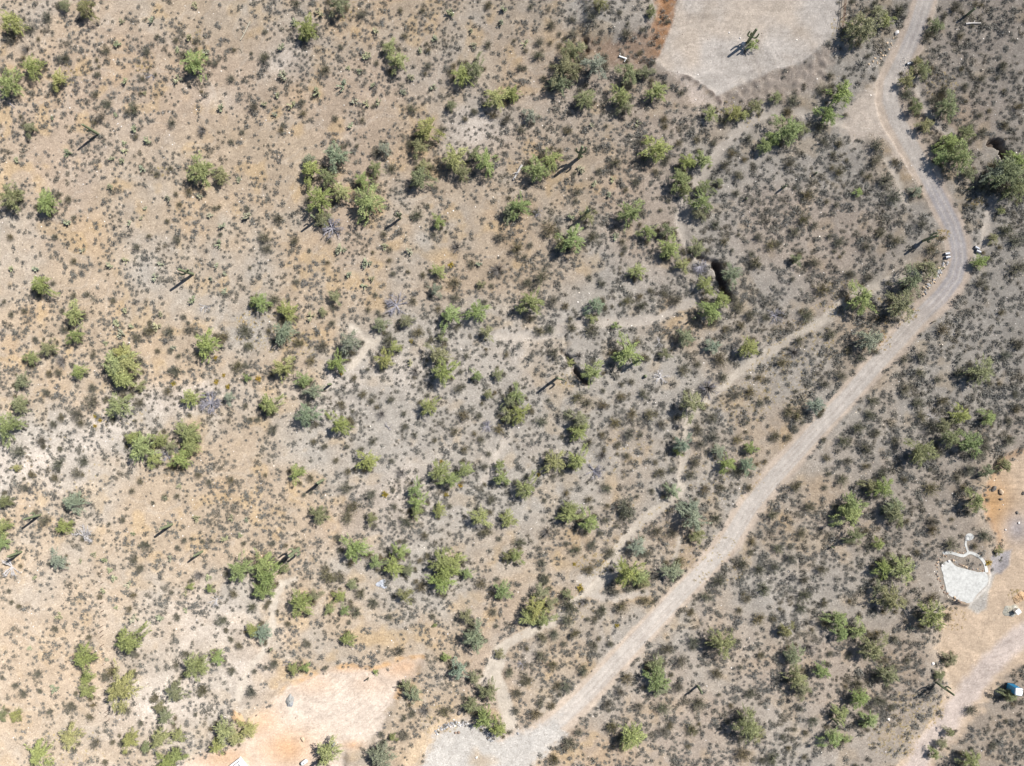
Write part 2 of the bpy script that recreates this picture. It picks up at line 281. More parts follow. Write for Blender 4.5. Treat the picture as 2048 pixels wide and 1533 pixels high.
def ground_material(name, pebble, tracks=0.0):
    m, n, p = new_mat(name); p.inputs['Diffuse Roughness'].default_value = .9; p.inputs['Roughness'].default_value = 1.0; p.inputs['Specular IOR Level'].default_value = .0
    at_ = n.nodes.new('ShaderNodeAttribute'); at_.attribute_name = 'soil'
    tc = n.nodes.new('ShaderNodeTexCoord'); v = tc.outputs['Object']
    c = at_.outputs['Color']
    c = mul(n, c, ramp(n, noise(n, 1.1, 5, .7, v), [(.3, (.86, .85, .85)), (.7, (1.12, 1.12, 1.12))]))
    c = mul(n, c, ramp(n, noise(n, 4.5, 4, .75, v), [(.3, (.80, .79, .78)), (.5, (1, 1, 1)), (.72, (1.2, 1.2, 1.2))]), pebble)
    vo = n.nodes.new('ShaderNodeTexVoronoi'); vo.inputs['Scale'].default_value = 5.5; n.links.new(v, vo.inputs['Vector'])
    sep = n.nodes.new('ShaderNodeSeparateColor'); n.links.new(vo.outputs['Color'], sep.inputs[0])
    c = mul(n, c, ramp(n, sep.outputs[0], [(0, (.72, .7, .68)), (.2, (.95, .95, .95)), (.8, (1, 1, 1)), (1, (1.3, 1.3, 1.3))]), pebble)
    if tracks:
        mp = n.nodes.new('ShaderNodeMapping'); mp.inputs['Scale'].default_value = (.22, 1.9, 1); mp.inputs['Rotation'].default_value = (0, 0, .5); n.links.new(v, mp.inputs['Vector'])
        t = n.nodes.new('ShaderNodeTexNoise'); t.inputs['Scale'].default_value = 1.3; t.inputs['Detail'].default_value = 3; t.inputs['Distortion'].default_value = 1.6; n.links.new(mp.outputs[0], t.inputs['Vector'])
        c = mul(n, c, ramp(n, t.outputs['Fac'], [(.35, (.88, .87, .86)), (.5, (1, 1, 1)), (.65, (1.08, 1.08, 1.08))]), tracks)
    n.links.new(c, p.inputs['Base Color'])
    bump(n, p, noise(n, 6, 5, .7, v), .55, .12)
    return m
M_SOIL = ground_material('stony_soil', .85)
M_ROAD = ground_material('compacted_dirt', .45)
M_CLEAR = ground_material('graded_soil', .55, .45)
M_GRAV = ground_material('crushed_gravel', .8)

def make_mesh(name, V, Q, mats, mi=None, shade=False):
    me = bpy.data.meshes.new(name); V = np.asarray(V, np.float32); Q = np.asarray(Q, np.int32); k = Q.shape[1]
    me.vertices.add(len(V)); me.vertices.foreach_set('co', V.ravel())
    me.loops.add(Q.size); me.loops.foreach_set('vertex_index', Q.ravel())
    me.polygons.add(len(Q)); me.polygons.foreach_set('loop_start', np.arange(0, Q.size, k, dtype=np.int32))
    me.polygons.foreach_set('loop_total', np.full(len(Q), k, np.int32))
    for m in (mats if isinstance(mats, (list, tuple)) else [mats]): me.materials.append(m)
    if mi is not None: me.polygons.foreach_set('material_index', np.asarray(mi, np.int32))
    me.polygons.foreach_set('use_smooth', np.full(len(Q), bool(shade)))
    me.update(calc_edges=True); return me
def link(name, me, parent=None, loc=None, **props):
    o = bpy.data.objects.new(name, me); COL.objects.link(o)
    if parent: o.parent = parent
    if loc is not None: o.location = loc
    for k, v in props.items(): o[k] = v
    return o

idx = np.arange(nx * ny).reshape(ny, nx)
F = np.stack([idx[:-1, :-1], idx[:-1, 1:], idx[1:, 1:], idx[1:, :-1]], -1).reshape(-1, 4)
cls = np.zeros(N, int)
cls[GM['wash'] > .5] = 2; cls[GM['path'] > .5] = 3
for k in ('top', 'bot', 'east', 'junc'): cls[GM[k] > .5] = 4
cls[(GM['purp'] > .5) | (GM['gfan'] > .5)] = 5
cls[GM['road'] > .5] = 1; cls[GM['lot'] > .5] = 5
fc = cls[F[:, 0]]
for k, (nm, lab, mt) in enumerate([('ground', 'stony tan and grey desert floor with scattered pale stones', M_SOIL), ('dirt_road', 'pale winding dirt road crossing the desert from top right', M_ROAD), ('wash', 'dry sandy wash winding between the shrubs', M_ROAD), ('footpath', 'narrow pale footpath trodden through the scrub', M_ROAD), ('clearing', 'bare graded clearings of pale and orange soil', M_CLEAR), ('gravel_ground', 'spread white and purple grey crushed gravel', M_GRAV)]):
    f = F[fc == k]; u, inv = np.unique(f, return_inverse=True)
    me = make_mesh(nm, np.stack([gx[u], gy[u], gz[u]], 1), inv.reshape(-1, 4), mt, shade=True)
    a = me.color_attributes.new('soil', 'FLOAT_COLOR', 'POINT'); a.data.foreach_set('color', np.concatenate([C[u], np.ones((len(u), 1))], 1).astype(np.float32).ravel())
    link(nm, me, kind='structure', label=lab)
# ------------------------------------------------------------------ plant shapes
def leaf_quads(rng, C0, D, L, W, up=.55):
    """elongated little quads: centre, direction, length, width -> verts (4n), one quad each"""
    n = len(C0); r = rng.normal(size=(n, 3)); r[:, 2] = np.abs(r[:, 2]) + up
    s = np.cross(D, r); s /= np.linalg.norm(s, axis=1, keepdims=True) + 1e-9
    a = D * (L / 2)[:, None]; b = s * (W / 2)[:, None]
    V = np.stack([C0 - a - b * .6, C0 - a * .1 + b, C0 + a, C0 - a * .1 - b], 1).reshape(-1, 3)
    return V, np.arange(4 * n).reshape(n, 4)
def tube(path, rad, k=6, ribs=0.0, cap=True):
    path = np.array(path, float); n = len(path); T = np.gradient(path, axis=0); T /= np.linalg.norm(T, axis=1, keepdims=True) + 1e-9
    ref = np.array([1., 0, 0]) if abs(T[0, 0]) < .8 else np.array([0, 1., 0]); V = []
    u = np.cross(T[0], ref); u /= np.linalg.norm(u)
    for i in range(n):
        u = u - T[i] * (u @ T[i]); u /= np.linalg.norm(u) + 1e-9; v = np.cross(T[i], u)
        a = np.arange(k) / k * 2 * math.pi; r = rad[i] * (1 + ribs * np.where(np.arange(k) % 2, -1, 1))
        V.append(path[i] + np.outer(np.cos(a) * r, u) + np.outer(np.sin(a) * r, v))
    V = np.concatenate(V); Q = []
    for i in range(n - 1):
        for j in range(k):
            Q.append((i * k + j, i * k + (j + 1) % k, (i + 1) * k + (j + 1) % k, (i + 1) * k + j))
    return V, np.array(Q)
def merge(parts):
    V = []; Q = []; o = 0
    for v, q in parts: V.append(v); Q.append(q + o); o += len(v)
    return np.concatenate(V), np.concatenate(Q)

def leaf_material(name, var=.45, trans=.15, gloss=.12):
    m, n, p = new_mat(name); oi = n.nodes.new('ShaderNodeObjectInfo'); ge = n.nodes.new('ShaderNodeNewGeometry')
    lo, hi = 1 - var, 1 + var
    c = mul(n, oi.outputs['Color'], ramp(n, ge.outputs['Random Per Island'], [(0, (lo, lo, lo * .95)), (.5, (1, 1, 1)), (1, (hi, hi * .98, hi * .85))]))
    n.links.new(c, p.inputs['Base Color']); p.inputs['Specular IOR Level'].default_value = gloss; p.inputs['Roughness'].default_value = .6
    tr = n.nodes.new('ShaderNodeBsdfTranslucent'); n.links.new(c, tr.inputs[0]); ms = n.nodes.new('ShaderNodeMixShader'); ms.inputs[0].default_value = trans
    o = [x for x in n.nodes if x.type == 'OUTPUT_MATERIAL'][0]
    n.links.new(p.outputs[0], ms.inputs[1]); n.links.new(tr.outputs[0], ms.inputs[2]); n.links.new(ms.outputs[0], o.inputs[0])
    return m
def solid(name, col, var=.3, scale=6, rough=.9, spec=.15, bs=0.0):
    m, n, p = new_mat(name); p.inputs['Roughness'].default_value = rough; p.inputs['Specular IOR Level'].default_value = spec
    tc = n.nodes.new('ShaderNodeTexCoord'); col = np.array(col, float); f = noise(n, scale, 5, .65, tc.outputs['Object'])
    n.links.new(ramp(n, f, [(.3, tuple(col * (1 - var))), (.7, tuple(np.minimum(col * (1 + var), .95)))]), p.inputs['Base Color'])
    if bs: bump(n, p, f, bs, .05)
    return m
M_LEAF = leaf_material('tree_leaves'); M_SHRUB = leaf_material('shrub_leaves', .5, .05, .08)
M_BARK = solid('grey_green_bark', (.13, .12, .085), .35, 5)
M_TWIG = solid('dry_twigs', (.16, .145, .13), .3, 9)
M_DEAD = solid('bleached_wood', (.40, .38, .37), .3, 4)
M_DEADG = solid('grey_dead_wood', (.22, .21, .23), .3, 4)
M_SCRUB = None

def crown_proto(seed, plumes=120, leaves=34, gap=.12, long=.56):
    """feathery desert-tree crown of unit radius: curved leaf plumes thrown out from the limbs over a ragged dome"""
    rng = np.random.default_rng(seed); c0 = []; d0 = []; l0 = []; w0 = []
    ph = rng.uniform(0, 6.28, 5); am = rng.uniform(.07, .27, 5)
    lobes = rng.normal(0, .30, (4, 2))
    for _ in range(plumes):
        a = rng.uniform(0, 6.283); rr = math.sqrt(rng.uniform(0.0, 1))
        edge = .80 + sum(am[k] * .8 * math.sin((k + 2) * a + ph[k]) for k in range(5))
        if rng.uniform() < gap * (1 + math.sin(3 * a + ph[0])): continue
        zc = .20 + .68 * math.sqrt(max(0, 1 - rr * rr * .93)) * (.78 + .34 * rng.uniform())
        if rng.uniform() < .30: zc *= rng.uniform(.35, .8)
        cen = lobes[rng.integers(4)] * (1 - rr) * .6
        tip = np.array([math.cos(a) * rr * edge + cen[0], math.sin(a) * rr * edge + cen[1], zc])
        out = np.array([math.cos(a) * (.45 + rr), math.sin(a) * (.45 + rr), .55 - .75 * rr]) + rng.normal(0, .25, 3); out /= np.linalg.norm(out)
        ln = long * rng.uniform(.55, 1.1); n = leaves
        t = rng.uniform(0, 1, n); wid = .055 * (1 - .6 * t) * rng.uniform(.7, 1.4)
        pos = tip + out * ((t - .75) * ln)[:, None] + rng.normal(0, 1, (n, 3)) * wid[:, None]; pos[:, 2] -= .16 * t * t * ln
        d = out + rng.normal(0, .45, (n, 3)); d /= np.linalg.norm(d, axis=1, keepdims=True)
        c0.append(pos); d0.append(d); l0.append(rng.uniform(.08, .16, n)); w0.append(rng.uniform(.016, .032, n))
    V, Q = leaf_quads(rng, np.concatenate(c0), np.concatenate(d0), np.concatenate(l0), np.concatenate(w0), 1.2)
    V[:, 2] = np.maximum(V[:, 2], .04)
    return V, Q
def trunk_proto(seed):
    rng = np.random.default_rng(seed); P = []
    for k in range(rng.integers(3, 6)):
        a = rng.uniform(0, 6.28); e = rng.uniform(.35, .6); p0 = np.zeros(3)
        p1 = np.array([math.cos(a) * .12, math.sin(a) * .12, .22]); p2 = np.array([math.cos(a) * e, math.sin(a) * e, .55 + .15 * rng.uniform()])
        P.append(tube([p0, p1 * .6, p1, (p1 + p2) / 2 + rng.normal(0, .03, 3), p2], [.055, .05, .042, .03, .014], 6))
        for q in range(3):
            b = a + rng.uniform(-1, 1); s = p1 + (p2 - p1) * rng.uniform(.3, .9); t = s + np.array([math.cos(b), math.sin(b), rng.uniform(.3, .9)]) * rng.uniform(.2, .38)
            P.append(tube([s, (s + t) / 2 + rng.normal(0, .02, 3), t], [.022, .016, .006], 4))
    return merge(P)
def shrub_proto(seed, stems=46, leaves=5, h=.8, lw=(.07, .15), lwid=(.02, .05), tw=.008):
    """open twiggy shrub, unit radius: stems fanning from the root with small leaf tufts along their outer half"""
    rng = np.random.default_rng(seed); V1 = []; Q1 = []; o = 0; c0 = []; d0 = []
    for _ in range(stems):
        a = rng.uniform(0, 6.283); rr = math.sqrt(rng.uniform(.02, 1)) * rng.uniform(.75, 1.08)
        tip = np.array([math.cos(a) * rr, math.sin(a) * rr, h * (1.02 - .55 * rr * rr) * rng.uniform(.7, 1.1)])
        mid = tip * .55 + np.array([0, 0, .06]); sd = np.cross(tip, rng.normal(size=3)); sd /= np.linalg.norm(sd) + 1e-9; s = sd * tw
        V1 += [-s * 1.4, s * 1.4, mid + s, mid - s, mid - s, mid + s, tip + s * .3, tip - s * .3]; Q1 += [(o, o + 1, o + 2, o + 3), (o + 4, o + 5, o + 6, o + 7)]; o += 8
        for k in range(leaves):
            t = rng.uniform(.32, 1.04); c = tip * t + np.array([0, 0, .06 * (1 - t)]) + rng.normal(0, .055, 3); c[2] = max(c[2], .03); c0.append(c); d = tip / np.linalg.norm(tip) + rng.normal(0, .7, 3); d0.append(d / np.linalg.norm(d))
    c0 = np.array(c0); d0 = np.array(d0); n = len(c0)
    V2, Q2 = leaf_quads(rng, c0, d0, rng.uniform(*lw, n), rng.uniform(*lwid, n), .5)
    V = np.concatenate([np.array(V1), V2]); Q = np.concatenate([np.array(Q1), Q2 + o])
    return V, Q, np.concatenate([np.ones(len(Q1), int), np.zeros(len(Q2), int)])
def cholla_proto(seed):
    rng = np.random.default_rng(seed); P = []
    def seg(p, d, l, r): P.append(tube([p, p + d * l * .12, p + d * l * .85, p + d * l], [r * .6, r, r, r * .35], 6, .06)); return p + d * l
    for _ in range(9):
        a = rng.uniform(0, 6.28); e = rng.uniform(.2, 1.1); d = np.array([math.cos(a) * math.sin(e), math.sin(a) * math.sin(e), math.cos(e)])
        p = seg(np.array([0, 0, .05]) + d * .05, d, rng.uniform(.4, .6), .07)
        for _k in range(4):
            d2 = d + rng.normal(0, .65, 3); d2[2] = abs(d2[2]) * .8 + .05; d2 /= np.linalg.norm(d2); p2 = seg(p, d2, rng.uniform(.2, .32), .062)
            if rng.uniform() < .55:
                d3 = d2 + rng.normal(0, .6, 3); d3[2] = abs(d3[2]); d3 /= np.linalg.norm(d3); seg(p2, d3, rng.uniform(.12, .22), .05)
    return merge(P)
def dead_proto(seed, arms=9, spread=1.0, rise=.45, sub=6, thick=.05):
    rng = np.random.default_rng(seed); P = []
    for _ in range(arms):
        a = rng.uniform(0, 6.28); L = rng.uniform(.6, 1.05) * spread; t = np.array([math.cos(a) * L, math.sin(a) * L, rise * rng.uniform(.2, 1.1)])
        m = t * .5 + rng.normal(0, .07, 3); m[2] = abs(m[2]) + .08; P.append(tube([np.array([0, 0, .0]), m * .5, m, t], [thick, thick * .8, thick * .6, thick * .2], 5))
        for _k in range(sub):
            s = m + (t - m) * rng.uniform(-.3, .9); b = a + rng.uniform(-1.1, 1.1); l = rng.uniform(.15, .4); e = s + np.array([math.cos(b) * l, math.sin(b) * l, rng.uniform(-.1, .25)]); e[2] = max(e[2], .02)
            P.append(tube([s, (s + e) / 2 + rng.normal(0, .02, 3), e], [thick * .4, thick * .28, thick * .1], 4))
    return merge(P)

# ------------------------------------------------------------------ what stands where (crop corner; then x y radius kind in units of 1/2.994 photo pixel)
CROPS = {}
CROPS[(0, 0)] = """60 130 75 Y,385 30 40 O,510 50 60 O,280 100 50 d,180 170 45 d,60 215 60 d,195 400 65 G,50 490 80 G,350 470 50 Y,1165 370 75 G,175 770 42 O,1195 1020 85 G,1325 1055 50 O,60 1180 75 O,275 1210 75 G,410 1195 35 p,1130 1150 35 d,570 570 30 d,385 345 45 d,330 520 40 d,1520 640 42 d,1210 770 45 p,1385 850 28 d,1030 740 38 n,880 310 36 d,1020 1010 28 n,940 1045 28 n,1060 1440 36 n,820 1480 36 d,330 1420 28 d,60 1420 30 n,635 300 38 d,1175 240 32 n,940 220 25 d,1100 330 42 d,1290 380 30 d,1385 470 35 d,855 470 22 n,1285 1250 25 d,1480 1250 28 d,1075 1225 26 d,150 290 40 p,640 620 40 d,800 650 45 d,600 700 40 d,
1170 35 26 c,910 125 28 c,725 130 24 c,1135 225 30 c,705 265 28 c,750 490 30 c,1060 475 34 c,1325 645 34 c,315 710 22 c,880 840 32 c,805 770 30 c,405 920 32 c,670 955 26 c,735 965 28 c,745 905 24 c,745 855 20 c,850 1010 26 c,665 1120 32 c,405 1330 30 c,1010 1190 32 c,1330 1355 32 c,1310 1460 30 c,1480 1300 38 c,1260 1290 24 c,100 960 22 c,1200 1175 26 c,1430 1080 24 c,495 1500 22 c,845 1305 18 c,865 555 18 c,870 1245 18 c,690 690 20 c,775 1340 26 c,1060 300 26 c,1235 310 30 c"""
CROPS[(512, 0)] = """490 30 65 O,305 165 70 G,800 290 50 Y,845 370 62 Y,1235 450 62 Y,1310 410 65 O,1440 580 70 Y,1525 570 35 G,1025 770 75 Y,980 875 55 O,1005 1000 45 O,985 1065 68 O,480 930 75 B,325 1020 65 G,315 960 40 B,430 1065 55 O,380 1190 82 G,510 1150 55 Y,640 1080 50 G,675 1210 95 G,720 1010 45 O,400 1310 50 O,1190 945 75 Y,1310 920 45 O,1380 970 70 G,1240 1030 50 O,1095 1325 42 G,770 890 42 B,810 1010 42 d,965 1290 50 d,1470 1420 50 d,1200 1480 50 p,1170 630 34 O,935 650 40 d,1420 690 40 n,1505 710 45 d,1305 670 30 d,1255 715 28 d,720 910 40 d,415 415 45 d,50 340 42 d,510 285 25 d,890 215 34 d,1390 270 38 d,1390 30 35 d,640 80 42 d,130 1310 45 d,230 1440 40 d,50 1420 48 d,60 1490 45 d,765 1405 32 d,1520 1270 50 O,150 780 28 d,635 720 28 d,475 710 30 n,1030 300 25 d,1030 400 35 d,995 65 28 d,280 680 36 d,240 20 38 d,
1160 85 36 c,1480 55 30 c,1290 190 24 c,1305 275 26 c,720 185 30 c,1470 140 28 c,150 280 32 c,660 340 34 c,365 550 34 c,520 510 40 c,165 455 38 c,130 570 26 c,215 630 32 c,620 430 22 c,700 515 24 c,555 410 20 c,925 465 30 c,1060 525 26 c,880 555 26 c,590 610 26 c,660 625 26 c,730 615 26 c,565 750 28 c,775 1480 28 c,510 1490 42 c,915 1510 34 c,225 135 32 c,380 80 32 c,1070 235 26 c,50 620 26 c,110 690 24 c,980 305 24 c"""
CROPS[(1024, 0)] = """530 25 42 O,480 90 50 d,360 300 68 O,320 400 90 O,290 500 62 O,490 390 72 B,560 390 40 d,700 440 68 O,800 430 45 O,870 550 62 G,650 570 62 G,680 640 50 O,440 590 66 O,110 690 45 B,335 780 38 d,240 150 40 d,165 250 40 d,365 200 45 d,365 120 30 d,690 200 45 d,835 70 36 O,645 75 26 d,155 330 42 d,55 405 35 d,190 470 32 d,10 560 45 G,865 885 80 G,930 950 35 d,1050 970 52 G,1140 960 56 G,1010 1080 66 G,1040 1150 45 O,1000 860 32 n,1110 840 38 d,235 955 65 G,150 1010 72 G,910 710 30 d,915 760 28 d,1160 1120 50 O,1140 1210 66 G,1130 1280 45 O,1010 560 28 d,1190 680 46 G,1330 670 48 Y,1270 730 40 d,1380 690 38 Y,1460 635 45 O,1520 870 52 G,1320 920 40 d,1360 1050 42 d,1280 990 45 d,1420 830 35 n,710 1270 76 G,45 1240 70 G,455 1290 50 O,350 1300 32 c,360 1430 80 G,300 1460 50 O,480 1420 50 d,225 1370 60 n,815 1390 52 G,950 1480 70 G,930 1380 45 O,1110 1480 50 O,1220 1340 42 d,1270 1450 40 d,1480 1420 40 n,390 1150 36 d,520 1025 30 d,740 1090 36 d,860 1030 34 d,680 1140 28 d,660 1450 30 d,1340 1160 38 n,620 970 45 d,30 1490 52 n,110 1470 30 d,1240 1090 30 O,1210 860 30 d,780 180 28 d,930 130 25 n,60 780 38 d,
620 1420 30 c,480 750 22 c,750 745 26 c,410 1015 32 c,490 1100 28 c,580 1170 26 c,80 260 28 c,600 1080 24 c,1440 270 36 G"""
CROPS[(1536, 0)] = """580 160 100 O,500 165 45 O,660 60 34 O,710 120 46 G,790 60 50 d,440 560 76 G,360 690 62 G,330 540 46 d,310 760 52 d,120 770 88 G,200 770 46 O,30 830 52 G,150 600 45 d,50 580 36 O,375 450 32 n,840 480 50 O,830 560 45 d,890 640 45 O,950 750 46 O,930 420 52 O,900 370 32 O,1010 150 45 O,960 210 45 d,1080 640 72 O,1060 540 46 d,1195 800 52 O,1085 850 62 G,1150 930 86 G,1040 940 50 G,1210 1040 42 O,1440 1050 110 O,1500 960 72 G,1370 1040 70 B,1290 1120 60 d,1480 1130 80 O,1400 1260 26 Y,655 870 55 d,650 960 50 d,710 1080 60 d,755 1180 65 d,890 1145 36 B,540 1150 28 G,430 1030 45 n,925 1340 45 d,675 1400 45 d,775 1440 50 d,760 970 35 n,430 860 40 d,335 850 36 n,130 980 45 d,235 1170 45 n,410 1230 32 n,350 1210 28 n,220 1310 50 n,280 1350 35 d,160 1390 45 d,430 1450 45 d,590 1480 42 d,1150 220 38 d,1220 755 45 d,1270 690 30 d,1420 750 40 d,1285 790 40 d,1430 1380 50 d,1490 1440 60 d,1350 1430 34 O,1180 520 34 n,1160 415 25 n,1130 40 45 d,1060 90 28 d,985 600 36 d,1410 400 40 d,1280 470 36 d,20 1470 45 n,65 1460 30 d,980 1490 45 d,1500 640 36 d,1360 1120 50 d,600 1060 36 n,640 20 30 d"""
CROPS[(0, 512)] = """245 175 66 G,440 350 62 G,500 350 40 d,445 480 52 G,290 550 50 O,185 610 46 G,130 750 48 O,470 690 46 G,115 890 60 O,45 1020 82 G,690 650 86 Y,775 640 82 Y,730 725 72 Y,730 590 60 Y,840 780 36 O,710 900 76 Y,550 870 62 d,555 790 40 d,1240 530 76 G,1140 850 56 Y,1370 850 36 B,850 1150 80 G,800 1100 52 G,920 1220 50 Y,950 1100 50 G,1120 1060 76 G,1140 1130 60 G,1080 1210 66 G,1020 1140 40 O,440 1480 65 B,20 1470 46 O,500 1230 42 d,460 1300 44 d,1525 270 36 G,890 450 46 n,1010 450 45 d,1135 440 42 d,1460 450 56 d,1490 540 42 d,1340 490 50 n,345 1250 50 d,250 1110 42 d,110 1170 60 d,460 950 50 d,365 970 35 d,320 1010 36 d,820 490 40 d,370 630 50 p,350 700 36 d,280 820 36 d,1420 660 45 n,1470 660 30 n,1050 690 50 d,1000 810 36 d,945 570 26 d,1070 600 26 d,830 880 42 d,790 830 30 p,145 330 28 d,210 500 26 d,440 30 30 d,525 230 26 d,440 240 30 d,1480 730 26 G,1380 1340 32 p,1060 1440 25 d,790 1410 26 n,150 1390 36 d,190 1310 36 d,95 1270 25 Y,380 440 34 d,1040 1260 30 d,330 1330 40 p,480 1000 36 d,
655 55 30 c,70 75 26 c,215 75 28 c,925 130 30 c,960 50 24 c,1150 260 36 c,1300 60 24 c,1345 105 22 c,1265 140 22 c,700 405 28 c,785 420 24 c,725 470 34 c,1040 545 24 c,635 525 20 c,750 330 20 c,985 1450 22 c,1075 1380 22 c,750 25 26 c,1345 210 26 c,960 350 26 c,940 420 36 c,
570 960 16 y,600 985 16 y,1295 755 20 y,1365 785 20 y,1040 765 18 y,1290 610 18 y,570 1020 15 y,1340 715 15 y"""
CROPS[(512, 512)] = """30 280 56 G,190 330 62 G,165 460 72 B,560 520 66 B,490 645 62 G,160 670 66 Y,280 740 50 G,350 810 50 B,80 890 68 G,305 950 72 B,500 1010 68 G,470 245 40 O,1095 90 46 G,1075 205 40 B,1165 360 68 G,1325 335 66 G,745 410 46 O,900 390 46 O,825 550 46 G,770 620 56 Y,1095 590 66 O,1130 690 76 G,800 500 50 d,1320 715 36 G,1035 900 56 Y,970 460 45 n,1380 460 45 O,1450 80 60 p,1190 160 46 n,1195 250 40 d,665 1225 66 G,240 1300 52 G,1105 1290 66 G,1165 1340 56 G,1255 1280 50 G,1460 1250 30 G,1475 1330 52 G,960 1400 52 G,970 1480 56 G,1100 1505 32 Y,400 340 26 O,110 260 50 d,1520 870 50 O,1510 960 45 O,1245 955 45 n,1335 960 32 n,1455 1040 42 n,1220 790 46 d,1190 1050 36 n,590 730 32 d,400 540 42 d,250 520 42 n,330 630 42 n,640 830 40 d,510 890 36 d,750 950 42 p,810 860 36 d,690 870 30 n,885 945 28 d,890 1020 30 n,100 1040 46 d,540 1390 50 d,690 1430 46 d,870 1300 42 p,815 1230 30 d,700 1110 36 d,415 1140 28 d,345 1110 26 d,550 1290 32 d,325 1330 36 d,1260 600 32 d,950 690 46 p,455 405 32 d,1450 710 36 O,1390 830 30 O,1290 50 36 d,1000 115 32 n,910 95 20 n,1345 170 26 O,820 110 26 d,245 155 30 d,430 40 22 d,1250 1160 36 d,1350 1100 36 d,580 1500 50 n,830 1500 30 n,1410 1460 40 d,1370 1260 36 d,1050 500 26 n,1110 490 30 O,670 680 20 d,940 270 36 p,
325 365 36 c,665 40 40 c,560 110 30 c,690 140 26 c,645 180 24 c,920 640 30 c,1335 45 26 c,400 320 20 c,
1170 55 22 y,1225 1375 18 y,1140 1430 18 y,15 735 22 y,930 510 16 y,510 705 16 y,775 1430 25 y,1110 1230 15 y"""
CROPS[(1024, 512)] = """115 280 76 G,500 300 56 B,480 375 34 Y,750 95 52 G,1160 170 52 G,1320 110 62 B,1250 260 60 G,1190 330 72 G,1020 50 46 Y,700 580 90 G,480 695 66 G,30 840 56 G,40 950 60 G,1420 550 66 Y,1080 890 80 O,1180 790 66 p,255 1235 70 Y,390 1220 66 G,400 980 60 O,400 1050 60 G,620 420 26 G,1040 490 56 O,1200 540 46 B,915 590 36 O,1020 1130 56 B,990 1170 30 G,1240 1170 42 B,1290 1250 52 G,1430 1150 40 G,1410 1260 50 B,1350 1300 46 d,80 1390 70 G,960 1410 50 B,1070 1505 56 B,350 1515 52 G,350 640 28 Y,250 580 50 d,400 600 42 p,540 1200 45 p,360 430 46 d,230 440 42 d,165 450 42 n,480 440 56 d,395 850 50 n,450 880 45 d,790 830 42 d,550 890 42 n,620 1000 45 n,720 945 42 n,830 950 46 n,700 1070 50 d,770 1070 28 n,640 1130 32 n,540 1070 32 n,460 1120 42 d,650 845 36 n,180 990 50 d,340 950 45 d,120 930 30 n,655 770 26 n,720 755 30 n,1250 620 60 n,1110 650 36 d,1030 690 45 d,990 970 36 d,900 1010 42 d,1200 970 50 d,1110 1040 42 d,1210 1090 42 d,1340 830 50 d,1430 820 42 n,1490 880 40 n,1130 1130 42 d,1100 1240 42 d,1350 1100 42 n,1480 730 36 d,1270 730 42 d,1070 1310 46 d,890 1300 46 d,960 1280 36 d,570 1390 42 d,690 1500 70 d,460 1460 36 d,1250 1390 36 d,330 1420 32 d,690 1200 32 n,690 270 42 n,780 300 42 d,985 270 42 d,540 170 36 d,180 130 55 d,250 270 42 d,90 160 40 d,320 300 32 d,910 230 26 d,830 210 28 d,770 240 26 d,1360 310 46 d,1430 350 46 d,1460 40 50 d,1520 370 40 n,1370 420 32 d,1200 410 32 n,1280 440 32 d,1160 1400 42 n,1420 1390 36 n,160 1310 15 y"""
CROPS[(1536, 512)] = """560 260 86 G,800 290 86 O,860 150 76 O,970 80 60 O,1275 35 46 G,610 500 70 B,1280 690 80 O,1150 700 52 d,1160 950 56 G,1060 1010 46 O,1320 970 52 G,1100 1090 62 O,1220 1120 72 G,930 1180 86 O,690 1390 62 G,620 1380 50 O,500 1500 72 G,750 1500 60 O,290 900 52 B,1245 1475 62 G,1315 1295 42 O,1420 1255 46 O,1210 1280 46 d,490 110 46 d,330 200 56 n,610 130 42 d,280 40 50 d,170 20 36 O,240 360 60 d,160 580 50 p,190 510 42 d,90 640 50 n,440 720 46 d,380 470 42 d,340 770 42 d,125 930 46 n,180 960 46 n,45 1080 46 n,120 1090 36 d,160 1030 32 d,1500 70 70 d,1280 160 50 d,1050 440 50 n,1510 530 52 d,1420 590 42 d,920 600 46 d,815 620 36 d,830 800 50 d,900 880 50 d,1050 870 46 n,920 960 52 d,990 1020 60 d,630 870 42 d,610 950 42 d,540 1030 50 d,455 1110 50 d,760 1110 42 d,590 1150 46 d,650 1060 36 d,355 1210 36 d,480 1230 42 d,690 1310 50 d,450 1340 46 d,170 1385 46 n,590 1260 36 d,250 1505 42 d,980 1400 56 n,1260 1190 56 d,1300 1110 40 d,1450 1110 46 d,1130 1330 36 d,815 1340 28 d,1490 920 40 d,1440 990 36 d,1020 740 40 d,480 570 36 d,560 610 42 d,1170 1390 36 d,1480 830 32 d,1400 340 32 d,910 700 42 d,720 165 36 p"""
